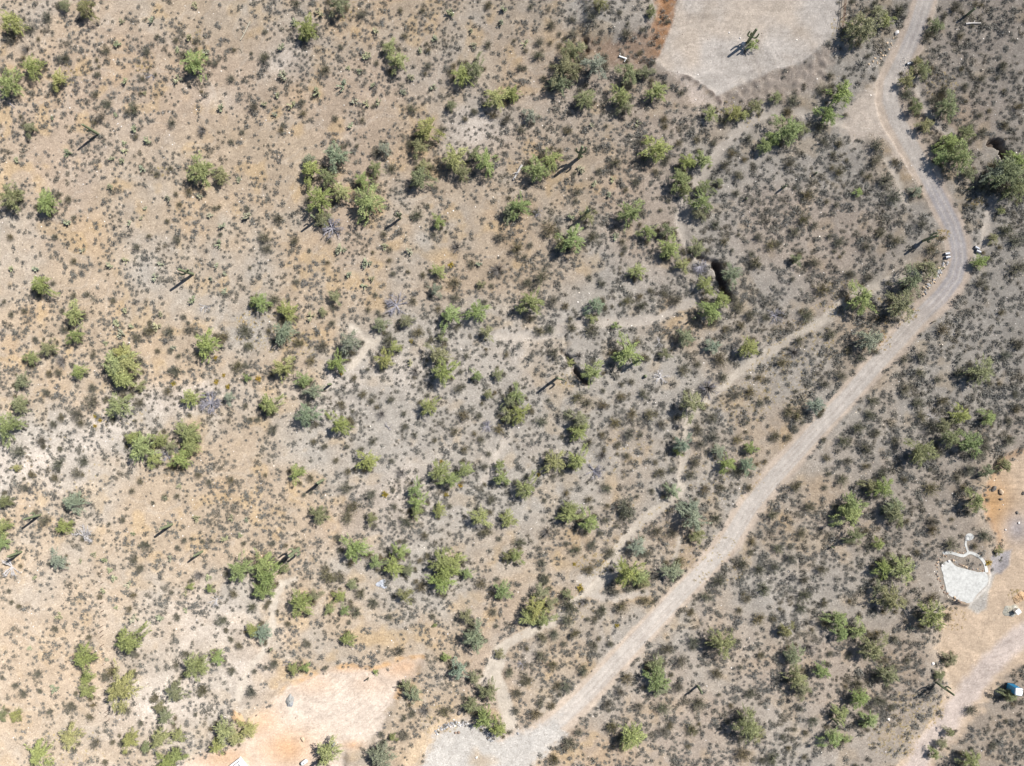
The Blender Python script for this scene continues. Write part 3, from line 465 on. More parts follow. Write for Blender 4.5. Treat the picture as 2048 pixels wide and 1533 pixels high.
CROPS[(0, 1021)] = """15 100 50 G,15 190 46 G,385 100 50 G,345 305 54 B,1440 350 76 G,770 780 86 G,505 890 76 G,515 1010 36 G,515 1080 50 Y,725 1075 106 Y,1175 930 82 G,1300 880 44 G,1510 720 46 G,990 1240 50 O,90 1230 40 Y,420 1360 66 Y,235 1460 76 Y,775 1380 56 Y,960 1370 62 Y,1065 1350 42 Y,1050 1470 50 G,990 1510 60 G,1340 1320 66 Y,1300 1420 50 Y,1410 1370 46 Y,1480 1310 60 Y,10 1230 40 O,1140 455 25 G,1255 470 28 G,735 60 25 d,270 60 46 d,805 290 36 n,840 345 36 d,870 210 45 d,330 710 30 d,535 760 28 n,675 960 46 n,1190 390 42 p,1060 640 34 d,1330 660 46 d,1430 810 36 d,1050 1090 60 O,930 1120 40 d,950 1180 35 O,1210 1080 50 n,760 1200 40 n,570 1400 42 d,540 1240 36 d,230 980 36 d,95 1050 30 d,140 1100 40 d,420 1180 50 d,1505 1090 46 d,1510 580 42 d,800 510 30 d,1400 500 40 n,115 575 25 n,70 550 22 n,300 1205 30 n,870 1420 36 O,630 1510 30 d,1390 960 40 d,1460 200 22 d,
795 140 20 c,625 300 26 c,565 265 24 c,485 305 20 c,655 360 24 c,685 405 26 c,770 445 28 c,615 480 22 c,695 585 18 c,955 640 34 c,800 650 38 c,1110 600 20 c,1020 290 28 c,1345 170 32 c,1435 150 22 c,1385 45 24 c,1475 55 20 c,210 405 20 c,350 630 30 c,180 825 20 c,640 890 20 c,1250 400 26 c,1110 495 22 c,320 1070 36 c,1180 50 30 c"""
CROPS[(512, 1021)] = """50 330 76 G,60 410 76 G,40 480 60 G,600 235 80 G,860 250 56 G,720 315 46 G,820 340 62 G,1110 310 76 G,1190 300 60 G,1140 370 70 G,1110 430 72 G,1260 380 40 G,910 360 40 O,265 560 76 G,350 510 40 O,495 515 40 G,575 445 36 O,440 590 34 Y,530 600 32 G,890 510 50 O,550 775 44 G,35 735 56 B,1310 770 76 B,1210 960 56 B,1135 880 28 G,940 1110 50 B,905 1050 42 O,1290 1170 50 O,1370 1245 62 G,1450 1310 56 G,1400 1090 60 O,1310 1010 42 O,820 1360 26 G,890 1350 46 d,750 1480 76 B,720 1440 46 p,435 1450 76 Y,225 950 38 G,295 940 32 G,380 30 56 O,550 40 56 n,690 50 36 O,490 160 36 d,710 90 30 n,900 70 46 d,960 10 40 G,1095 10 36 Y,1340 40 62 Y,1510 50 52 G,1380 130 46 d,1010 150 36 d,890 185 30 d,440 400 56 n,510 400 45 d,625 500 46 d,700 555 42 d,600 610 46 d,800 640 30 n,1350 440 46 n,1480 480 56 G,1510 275 36 O,1060 635 26 n,1260 640 46 O,1420 610 36 d,310 800 36 d,110 920 42 d,170 350 30 O,420 350 40 d,100 200 30 d,1070 690 15 G,990 460 46 n,860 840 42 d,1460 860 32 O,1520 970 42 d,1130 1205 46 n,1010 1205 46 p,935 1220 36 d,750 1340 28 d,715 970 18 G"""
CROPS[(1024, 1021)] = """340 30 60 G,460 70 66 G,1080 50 76 B,1110 150 52 O,30 275 46 G,690 380 82 G,760 400 60 G,790 430 46 O,960 370 62 B,750 220 56 B,790 260 42 d,150 590 70 Y,100 640 60 Y,190 650 56 Y,170 490 50 O,230 550 46 O,350 580 66 d,430 550 42 p,330 500 32 O,335 660 50 d,865 940 60 O,870 1010 76 G,880 1070 52 O,1260 790 80 O,1180 800 46 d,1090 790 46 d,720 1360 86 G,1410 1290 86 O,1470 1340 50 O,50 190 46 d,380 240 46 d,590 250 46 d,480 210 42 d,690 20 60 d,560 60 30 d,180 320 46 d,200 410 42 d,210 130 50 p,530 140 25 n,460 360 42 n,410 465 28 y,180 760 46 n,255 745 46 d,380 740 42 n,540 600 42 d,620 490 46 d,660 580 50 n,800 540 46 n,490 810 42 d,500 650 30 d,180 875 50 d,245 930 42 n,90 1020 50 d,330 1060 56 d,270 1050 40 d,145 1220 50 n,240 1170 36 d,170 1150 36 n,30 1100 46 d,25 1200 36 d,430 960 46 d,590 800 32 d,310 800 30 d,90 830 25 n,930 830 50 d,1020 910 50 d,690 1010 50 n,1000 1060 45 d,1230 980 50 n,1430 1095 42 d,910 1190 56 d,1120 1160 60 d,950 1290 40 d,760 1180 42 d,650 1090 42 d,570 1165 42 d,600 1300 46 n,350 1400 56 d,400 1330 36 d,250 1490 42 n,1080 1320 50 n,1370 1240 46 d,910 1330 42 d,1390 1470 60 n,1500 1500 40 d,1480 650 50 n,1510 470 56 d,1240 430 50 d,1170 520 46 d,870 130 46 d,960 140 42 d,1220 50 42 d,1440 190 36 d,1430 250 30 d,1480 360 46 d,1390 320 42 d,1070 610 36 d,1360 600 30 d,1010 310 50 n,1310 1170 25 d,1240 1105 20 d,1370 940 26 d,1490 870 32 d,1410 530 36 d,630 690 16 y,375 322 14 y"""
CROPS[(1536, 1021)] = """490 30 76 G,770 20 70 O,520 160 56 O,665 200 36 G,610 210 42 d,690 350 56 G,810 350 76 G,740 310 50 O,740 530 82 O,660 460 46 O,990 630 82 G,910 630 52 d,420 660 62 G,440 740 50 G,540 720 56 G,350 680 50 d,630 830 82 O,720 990 62 O,650 1000 42 d,110 720 46 O,160 870 60 O,170 1000 66 O,210 1070 56 O,325 960 52 G,550 1130 66 G,540 1050 52 d,430 1220 56 G,610 1255 54 G,390 1370 62 G,1095 890 46 O,1030 990 36 O,475 1370 28 G,1000 1460 36 G,1220 1500 60 G,590 120 28 d,990 530 46 n,1100 210 56 d,1300 150 50 d,1385 245 28 O,1240 215 32 n,1320 315 26 y,990 120 46 n,990 70 46 d,1220 1200 46 d,1090 1330 32 O,1045 1400 36 O,760 770 36 d,640 770 42 d,690 1150 40 d,660 1140 42 d,740 1180 36 d,270 1265 42 d,90 1355 30 d,225 1335 28 d,830 900 26 d,40 340 50 d,200 140 46 d,60 230 42 d,140 290 42 d,320 355 46 d,220 420 42 d,220 510 50 d,200 590 46 d,340 560 36 d,250 830 52 p,370 860 30 d,30 30 42 d,1200 15 30 d,895 250 28 d,1450 1110 46 O,30 650 30 d,30 1490 50 d,220 1480 30 d,1350 1410 36 d,860 705 25 c"""
# ------------------------------------------------------------------ how each plant is told apart
LANDMARKS = [((1500, 88), "the lone saguaro on pale ground"), ((1243, 118), "the white L-shaped pipe"), ((181, 265), "the V-shaped upper left saguaro"), ((0, 0), "the photo's top left corner"), ((2048, 0), "the photo's top right corner"),
 ((0, 1533), "the photo's bottom left corner"), ((2048, 1533), "the photo's bottom right corner"), ((1150, 318), "the many-armed upper middle saguaro"), ((790, 437), "the small upturned-armed saguaro"), ((1035, 345), "the fallen white trunk"),
 ((365, 560), "the armed saguaro at middle left"), ((1093, 772), "the straight saguaro near the centre"), ((1445, 560), "the dark gully"), ((1905, 508), "the culvert at the road bend"), ((1740, 235), "the road junction"), ((2004, 292), "the black hollow at right"),
 ((1872, 1368), "the forked saguaro by the track"), ((2025, 1375), "the blue portable toilet"), ((1930, 1165), "the white concrete slab"), ((2010, 985), "the orange east clearing"), ((1395, 1380), "the bent saguaro below the road"), ((763, 1168), "the crumpled white tarp"),
 ((582, 1108), "the pale multi-armed saguaro"), ((325, 1060), "the pale short-armed saguaro"), ((391, 1113), "the slim armless saguaro"), ((25, 1112), "the saguaro at the left edge"), ((690, 1400), "the pale bottom clearing"), ((960, 1480), "the white gravel lot"), ((630, 972), "the pale saguaro left of centre"),
 ((800, 612), "the fallen grey branches"), ((420, 808), "the grey brush heap"), ((1500, 1015), "the road's straight middle"), ((1264, 1292), "the road's lower stretch"), ((1750, 732), "the road's upper stretch"), ((1620, 655), "the pale footpath"), ((170, 1070), "the silvery dead tree"),
 ((1665, 1445), "the saguaro in lower right scrub"), ((620, 455), "the saguaro under green trees"), ((540, 1250), "the narrow lower left trail"), ((2035, 535), "the right edge thicket"), ((950, 260), "the pale upper middle patch"), ((1258, 733), "the saguaro shadow beside green tree"),
 ((1440, 200), "the dark berm below the pad"), ((600, 40), "the top edge left of middle"), ((1000, 960), "the small sunken wash"), ((1660, 1240), "the shady lower right thicket"), ((975, 850), "the small heap of grey sticks")]
ORD = ['', 'second ', 'third ', 'fourth ', 'fifth ', 'sixth ', 'seventh ', 'eighth ', 'ninth ', 'tenth ', 'eleventh ', 'twelfth ']
def label_all(items):
    """items: list of dicts with px, py, desc; writes it['label']"""
    groups = {}
    for it in items:
        k = min(range(len(LANDMARKS)), key=lambda q: (LANDMARKS[q][0][0] - it['px']) ** 2 + (LANDMARKS[q][0][1] - it['py']) ** 2)
        lx, ly = LANDMARKS[k][0]; dx, dy = it['px'] - lx, it['py'] - ly; a = math.degrees(math.atan2(-dy, dx)) % 360
        dr = ['right of', 'above and right of', 'above', 'above and left of', 'left of', 'below and left of', 'below', 'below and right of'][int((a + 22.5) // 45) % 8]
        groups.setdefault((it['desc'], k, dr), []).append((math.hypot(dx, dy), it))
    for (ds, k, dr), L in groups.items():
        L.sort(key=lambda t: t[0]); ds = ds.replace('large pale green cholla', 'large pale cholla')
        for r, (_, it) in enumerate(L):
            n = ORD[r] if r < len(ORD) else 'last '
            it['label'] = ((n + 'nearest ' if r else 'nearest ') if len(L) > 1 else '') + f"{ds} {dr} {LANDMARKS[k][1]}"
TREE_COL = {'G': (.240, .275, .115), 'Y': (.295, .300, .135), 'O': (.215, .222, .125), 'B': (.230, .260, .190)}
TREE_DESC = {'G': 'bright green', 'Y': 'yellow-green', 'O': 'dull olive', 'B': 'grey-green'}
SHR_COL = {'d': (.128, .124, .090), 'n': (.150, .130, .076), 'p': (.185, .175, .175), 'y': (.30, .22, .035)}
SHR_DESC = {'d': 'dark grey-olive', 'n': 'brown', 'p': 'purple-grey bare', 'y': 'golden'}
trees, shrubs, chollas, yellows = [], [], [], []
for (cx, cy), txt in CROPS.items():
    for tok in txt.replace('\n', '').split(','):
        a = tok.split()
        if len(a) < 4: continue
        px, py, r = cx + float(a[0]) / 2.994, cy + float(a[1]) / 2.994, float(a[2]) / 2.994
        it = dict(px=px, py=py, r=r, k=a[3])
        (trees if a[3] in 'GYOB' else chollas if a[3] == 'c' else yellows if a[3] == 'y' else shrubs).append(it)
shrubs.sort(key=lambda t: -t['r']); extra_shrubs = shrubs[300:]; shrubs = shrubs[:300]
for it in trees:
    sz = 'small ' if it['r'] < 14.5 else 'big ' if it['r'] > 24 else ''
    it['desc'] = f"{sz}{TREE_DESC[it['k']]} tree"
for it in shrubs: it['desc'] = ('wide ' if it['r'] > 18 else '') + SHR_DESC[it['k']] + ' shrub'
for it in yellows: it['desc'] = 'little golden flowering shrub'
for it in chollas: it['desc'] = ('large ' if it['r'] > 10.6 else '') + 'pale green cholla'
for L in (trees, shrubs, yellows, chollas): label_all(L)

CROWNS = []; TRUNKS = []
for k in range(9):
    v, q = crown_proto(100 + k, plumes=128 + 10 * (k % 3), gap=.16 + .08 * (k % 3)); CROWNS.append(make_mesh('crown', v, q, M_LEAF))
    v, q = trunk_proto(200 + k); TRUNKS.append(make_mesh('trunk', v, q, M_BARK, shade=True))
SHRUBS = []
for k in range(8):
    v, q, mi = shrub_proto(300 + k, stems=84, leaves=13); SHRUBS.append((v, q, mi, make_mesh('shrub', v, q, [M_SHRUB, M_TWIG], mi)))
BARE = []
for k in range(3):
    v, q, mi = shrub_proto(330 + k, stems=105, leaves=1, tw=.014); BARE.append(make_mesh('shrub', v, q, [M_SHRUB, M_TWIG], mi))
CHOL = []
M_CHOLLA = leaf_material('cholla_joints', .3, 0, .2)
for k in range(5):
    v, q = cholla_proto(360 + k); CHOL.append(make_mesh('cholla', v, q, M_CHOLLA, shade=True))
def jit(c, s=.12):
    f = 1 + random.uniform(-s, s); return (c[0] * f * (1 + random.uniform(-.08, .08)), c[1] * f, c[2] * f * (1 + random.uniform(-.12, .12)), 1)
for i, it in enumerate(trees):
    R = it['r'] * S * 1.12; H = R * random.uniform(1.3, 1.6); z0 = 0.0
    x, y, z = at(it['px'], it['py'], H * .64)
    root = bpy.data.objects.new('palo_verde_tree' if it['k'] in 'GY' else 'mesquite_tree', None); COL.objects.link(root)
    root.location = (x, y, z - .05); root.rotation_euler = (0, 0, random.uniform(0, 6.28))
    root['label'] = it['label']; root['category'] = 'tree'; root['group'] = 'green trees scattered over the desert'
    k = random.randrange(9); fx = random.uniform(.9, 1.1)
    c = link('crown', CROWNS[k], root); c.scale = (R * fx, R / fx, H * .92); c.location = (0, 0, H * .14); c.color = jit(TREE_COL[it['k']])
    t = link('trunk', TRUNKS[random.randrange(9)], root); t.scale = (R, R, H)
for it in shrubs:
    R = it['r'] * S * 1.05; H = R * random.uniform(1.0, 1.3); x, y, z = at(it['px'], it['py'], H * .4)
    me = BARE[random.randrange(3)] if it['k'] == 'p' else SHRUBS[random.randrange(8)][3]
    o = link('desert_shrub', me, None, (x, y, z - .03), label=it['label'], category='shrub', group='dark shrubs scattered over the desert')
    fx = random.uniform(.85, 1.15); o.scale = (R * fx, R / fx, H); o.rotation_euler = (0, 0, random.uniform(0, 6.28)); o.color = jit(SHR_COL[it['k']], .2)
v, q, mi = shrub_proto(390, stems=40, leaves=9, h=.7, lw=(.14, .25), lwid=(.08, .15)); YEL = make_mesh('flowering_shrub', v, q, [M_SHRUB, M_TWIG], mi)
for it in yellows:
    R = it['r'] * S * 1.05; x, y, z = at(it['px'], it['py'], R * .3)
    o = link('flowering_shrub', YEL, None, (x, y, z - .02), label=it['label'], category='shrub', group='golden flowering shrubs')
    o.scale = (R, R, R); o.rotation_euler = (0, 0, random.uniform(0, 6.28)); o.color = jit(SHR_COL['y'])
for it in chollas:
    R = it['r'] * S * 1.1; x, y, z = at(it['px'], it['py'], R * .4)
    o = link('cholla_cactus', CHOL[random.randrange(5)], None, (x, y, z - .03), label=it['label'], category='cactus', group='cholla cacti on the open slope')
    o.scale = (R, R, R); o.rotation_euler = (0, 0, random.uniform(0, 6.28)); o.color = jit((.27, .275, .185), .15)

# ------------------------------------------------------------------ low scrub beyond counting, dry grass, loose stones (kind = stuff)
def scatter(name, label, protos, pts, mats, midx, cat):
    """one mesh: every point carries a turned, scaled copy of one of the prototypes"""
    Vs, Qs, Ms, o = [], [], [], 0
    for (x, y, z, sx, sz, rot, pk) in pts:
        v, q = protos[pk][:2]; c, s = math.cos(rot), math.sin(rot)
        w_ = np.empty_like(v); w_[:, 0] = (v[:, 0] * c - v[:, 1] * s) * sx + x; w_[:, 1] = (v[:, 0] * s + v[:, 1] * c) * sx + y; w_[:, 2] = v[:, 2] * sz + z
        Vs.append(w_); Qs.append(q + o); Ms.append(midx(pk, q)); o += len(v)
    me = make_mesh(name, np.concatenate(Vs), np.concatenate(Qs), mats, np.concatenate(Ms))
    return link(name, me, None, None, label=label, category=cat, kind='stuff')
def scrub_mat(name, col, var=.4):
    m, n, p = new_mat(name); ge = n.nodes.new('ShaderNodeNewGeometry'); col = np.array(col)
    tc = n.nodes.new('ShaderNodeTexCoord'); c = ramp(n, ge.outputs['Random Per Island'], [(0, tuple(col * (1 - var))), (1, tuple(col * (1 + var)))])
    c = mul(n, c, ramp(n, noise(n, .25, 3, .6, tc.outputs['Object']), [(.3, (1.12, 1.0, .82)), (.5, (1, 1, .97)), (.7, (.97, .98, 1.02))]))
    n.links.new(c, p.inputs['Base Color']); return m
M_BUR = [scrub_mat('bursage_grey', (.152, .147, .132), .4), scrub_mat('bursage_dark', (.128, .123, .110), .4), scrub_mat('bursage_pale', (.186, .180, .160), .4)]
def bur_proto(seed, n=125):
    """small rounded clump: short grey leaf sprays filling a dome, thinner and ragged at the rim"""
    rng = np.random.default_rng(seed); a = rng.uniform(0, 6.283, n); e = np.arccos(rng.uniform(.05, 1, n)); ph = rng.uniform(0, 6.28)
    r = rng.uniform(.0, 1.0, n) ** .5 * (1 + .22 * np.sin(2 * a + ph) + .12 * np.sin(5 * a + 2 * ph))
    d = np.stack([np.cos(a) * np.sin(e), np.sin(a) * np.sin(e), np.cos(e)], 1); c = d * r[:, None] * .8; c[:, 2] *= .8; d2 = d + rng.normal(0, .6, (n, 3)); d2 /= np.linalg.norm(d2, axis=1, keepdims=True)
    V, Q = leaf_quads(rng, c, d2, rng.uniform(.20, .42, n), rng.uniform(.07, .15, n), .1); V[:, 2] = np.maximum(V[:, 2] * .95 + .04, .01)
    return V, Q
BURS = [bur_proto(400 + k) for k in range(9)]
NB = 95000
cand = np.stack([RNG.uniform(-260, 2310, NB), RNG.uniform(-220, 1750, NB)], 1)
cm = masks(cand)
clear = np.clip(cm['road'] * 1.2 + cm['top'] + cm['bot'] + cm['east'] + cm['slab'] + cm['lot'] + cm['pale'] + cm['lotl'] * .8 + cm['junc'] + .85 * cm['fill'] + cm['gully'] + 1.3 * cm['path'] + 1.25 * cm['wash'] + .1 * cm['red'], 0, 1)
for pl in PATHS: clear = np.maximum(clear, line_dist(cand, pl)[0] < 6)
clu = fbm(cand[:, 0] / 55, cand[:, 1] / 55, 71, 3); clu2 = fbm(cand[:, 0] / 16, cand[:, 1] / 16, 73, 2)
prob = grid_map(cand, DENS) * (1 - clear) * np.clip(.12 + 3.2 * (clu - .36) + 2.5 * (clu2 - .5), .05, 1.35) * 1.42
keep = RNG.uniform(0, 1, NB) < prob
spots = []; cell = {}
big = [(it['px'], it['py'], it['r']) for it in trees + shrubs]
bx = np.array(big)
for p in cand[keep]:
    key = (int(p[0] // 9), int(p[1] // 9)); ok = True
    for i in (-1, 0, 1):
        for j in (-1, 0, 1):
            for q in cell.get((key[0] + i, key[1] + j), ()):
                if (p[0] - q[0]) ** 2 + (p[1] - q[1]) ** 2 < 25: ok = False
    if not ok: continue
    if (np.hypot(bx[:, 0] - p[0], bx[:, 1] - p[1]) < bx[:, 2] * .55).any(): continue
    cell.setdefault(key, []).append(p); spots.append(p)
pts = []
for p in spots:
    r = float(np.clip(RNG.lognormal(-.84, .33), .16, .85)) * (.95 + .22 * float(np.clip((p[0] - 900) / 700, 0, 1))); x, y, z = at(p[0], p[1], r * .4)
    pts.append((x, y, z, r, r * RNG.uniform(.75, 1.05), RNG.uniform(0, 6.28), int(RNG.integers(9))))
print('scrub', len(pts)); scatter('low_scrub', 'countless small grey bursage clumps dotting the whole desert floor', BURS, pts, M_BUR, lambda pk, q: np.full(len(q), [0, 1, 0, 2, 1, 0, 1, 0, 0][pk]), 'scrub')
# the rest of the middle-sized shrubs (past the three hundred largest)
pts = []
for it in extra_shrubs:
    r = it['r'] * S; x, y, z = at(it['px'], it['py'], r * .4); pts.append((x, y, z, r, r * 1.1, RNG.uniform(0, 6.28), int(RNG.integers(8))))
sel = cand[~keep][(RNG.uniform(0, 1, (~keep).sum()) < .022 * grid_map(cand[~keep], DENS) * (1 - clear[~keep]))]
for p in sel:
    r = RNG.uniform(.5, .85); x, y, z = at(p[0], p[1], r * .4); pts.append((x, y, z, r, r * 1.05, RNG.uniform(0, 6.28), int(RNG.integers(8))))
for it in trees:                                  # undergrowth at the feet of the trees
    for _ in range(int(RNG.integers(2, 5))):
        a = RNG.uniform(0, 6.28); d = it['r'] * RNG.uniform(.75, 1.25); r = it['r'] * S * RNG.uniform(.28, .5); x, y, z = at(it['px'] + math.cos(a) * d, it['py'] + math.sin(a) * d, r * .4); pts.append((x, y, z, r, r * 1.0, RNG.uniform(0, 6.28), int(RNG.integers(8))))
M_MID = [scrub_mat('mid_shrub_leaf', (.128, .122, .088)), M_TWIG, scrub_mat('mid_shrub_brown', (.150, .130, .080))]
scatter('small_shrubs', 'smaller dark twiggy shrubs thick between the larger ones', [(s[0], s[1]) for s in SHRUBS], pts, M_MID, lambda pk, q: np.where(SHRUBS[pk][2] == 1, 1, 0 if pk % 3 else 2), 'scrub')
# dry yellow grass
def grass_proto(seed, n=26):
    rng = np.random.default_rng(seed); a = rng.uniform(0, 6.283, n); e = rng.uniform(.2, 1.2, n); d = np.stack([np.cos(a) * np.sin(e), np.sin(a) * np.sin(e), np.cos(e)], 1)
    return leaf_quads(rng, d * .5 + rng.normal(0, .12, (n, 3)) * [1, 1, 0], d, rng.uniform(.6, 1.1, n), rng.uniform(.05, .10, n), .2)
GRS = [grass_proto(500 + k) for k in range(4)]; pts = []
for (gx0, gy0, rad, n) in [(140, 150, 25, 60), (285, 130, 18, 40), (395, 75, 18, 40), (320, 345, 15, 30), (530, 660, 55, 200), (600, 690, 30, 90), (690, 20, 30, 70), (1700, 60, 35, 90), (1950, 402, 16, 90), (1885, 470, 14, 60), (1880, 170, 30, 80), (1690, 600, 50, 160), (1790, 620, 40, 160), (1600, 690, 60, 170),
                            (1750, 680, 30, 70), (1560, 760, 60, 170), (1480, 800, 60, 150), (1450, 950, 70, 140), (1185, 1130, 28, 120), (1140, 1215, 40, 60), (880, 1440, 36, 90), (1830, 1420, 50, 220), (1790, 1480, 45, 200), (1900, 1240, 30, 60), (2035, 1190, 16, 50), (1130, 760, 20, 40), (1480, 225, 40, 80), (150, 1500, 60, 60), (1300, 1060, 80, 110), (1240, 900, 60, 70), (1430, 1120, 60, 110), (120, 930, 70, 50), (240, 840, 50, 50)]:
    for _ in range(n):
        a = RNG.uniform(0, 6.28); r = rad * math.sqrt(RNG.uniform()) * 1.2; x, y, z = at(gx0 + r * math.cos(a), gy0 + r * .7 * math.sin(a)); s = RNG.uniform(.12, .34); pts.append((x, y, z - .01, s, s * .8, RNG.uniform(0, 6.28), int(RNG.integers(4))))
scatter('dry_grass', 'straw yellow dry grass tufts around trees, washes and road edges', GRS, pts, [scrub_mat('straw_grass', (.46, .37, .19), .3)], lambda pk, q: np.zeros(len(q), int), 'grass')
# loose stones
def stone(seed, sub=1, flat=.7):
    bm = bmesh.new(); bmesh.ops.create_icosphere(bm, subdivisions=sub, radius=1); r = random.Random(seed)
    ax_ = [Vector((r.gauss(0, 1), r.gauss(0, 1), r.gauss(0, 1))).normalized() for _ in range(7)]; cut = [r.uniform(.55, .9) for _ in range(7)]
    for v in bm.verts:
        for a, c in zip(ax_, cut):
            d = v.co.dot(a)
            if d > c: v.co -= a * (d - c)
        v.co *= r.uniform(.94, 1.06); v.co.z *= flat
    bm.verts.index_update(); V = np.array([v.co[:] for v in bm.verts]); T = np.array([[v.index for v in f.verts] for f in bm.faces]); bm.free(); return V, T
PEB = [stone(600 + k, 1) for k in range(5)]; pts = []
M_STONES = [scrub_mat('pale_stone', (.60, .56, .52), .25), scrub_mat('tan_stone', (.40, .34, .28), .3), scrub_mat('dark_stone', (.16, .13, .115), .3)]
cs = np.stack([RNG.uniform(-60, 2110, 26000), RNG.uniform(-50, 1590, 26000)], 1); ms = masks(cs)
pk_ = np.clip(.35 + fbm(cs[:, 0] / 60, cs[:, 1] / 60, 81, 3), 0, 1) * (1 - np.clip(ms['road'] * .93 + ms['slab'] + ms['top'] * .8 + ms['bot'] * .8 + ms['east'] * .8 + ms['lot'] * .7, 0, 1))
for p in cs[RNG.uniform(0, 1, 26000) < pk_ * .62]:
    x, y, z = at(p[0], p[1]); s = float(np.clip(RNG.lognormal(-2.85, .45), .03, .15)); pts.append((x, y, z + s * .15, s, s, RNG.uniform(0, 6.28), int(RNG.integers(5))))
scatter('loose_stones', 'loose pale and brown stones strewn over the desert floor', PEB, pts, M_STONES, lambda pk, q: np.full(len(q), [0, 1, 1, 2, 0][pk]), 'stones')
# ------------------------------------------------------------------ saguaros
M_SAG = solid('saguaro_skin', (.155, .172, .100), .22, 14, .7, .25, .3)
M_SAGT = M_SAG
def column(path, r0, k=24):
    """ribbed cactus column along a path, with a rounded top"""
    path = [np.array(p, float) for p in path]; d = path[-1] - path[-2]; d /= np.linalg.norm(d)
    n = len(path); rad = [r0 * (.82 + .18 * math.sin(math.pi * min(1, i / (n - 1) + .15))) for i in range(n)]
    for f, g_ in ((.45, .9), (.75, .62), (.92, .3), (1.0, .03)): path.append(path[n - 1] + d * r0 * f * 1.1); rad.append(rad[n - 1] * g_)
    return tube(path, rad, k, .10)
def saguaro(px, py, h, label, arms=(), r=.21, lean=(0, 0), cat='cactus'):
    x, y, z = at(px, py); root = bpy.data.objects.new('saguaro_cactus', None); COL.objects.link(root); root.location = (x, y, z - .08)
    root['label'] = label; root['category'] = cat; root['group'] = 'saguaros standing in the desert'
    lx, ly = lean; path = [(lx * t * t, ly * t * t, h * t) for t in np.linspace(0, 1, 8)]
    v, q = column(path, r); link('trunk', make_mesh('trunk', v, q, M_SAG, shade=True), root)
    for (h0, az, out, up, ra) in arms:
        a = math.radians(az); t = h0 / h; b = np.array([lx * t * t, ly * t * t, h0]); dx = np.array([math.cos(a), math.sin(a), 0])
        pts = [b + dx * r * .4, b + dx * (r + out * .5) + [0, 0, -.02], b + dx * (r + out * .85) + [0, 0, .12], b + dx * (r + out) + [0, 0, .12 + out * .45], b + dx * (r + out * 1.03) + [0, 0, .1 + up * .6], b + dx * (r + out) + [0, 0, .1 + up]]
        v, q = column(pts, ra, 16); link('arm', make_mesh('arm', v, q, M_SAG, shade=True), root)
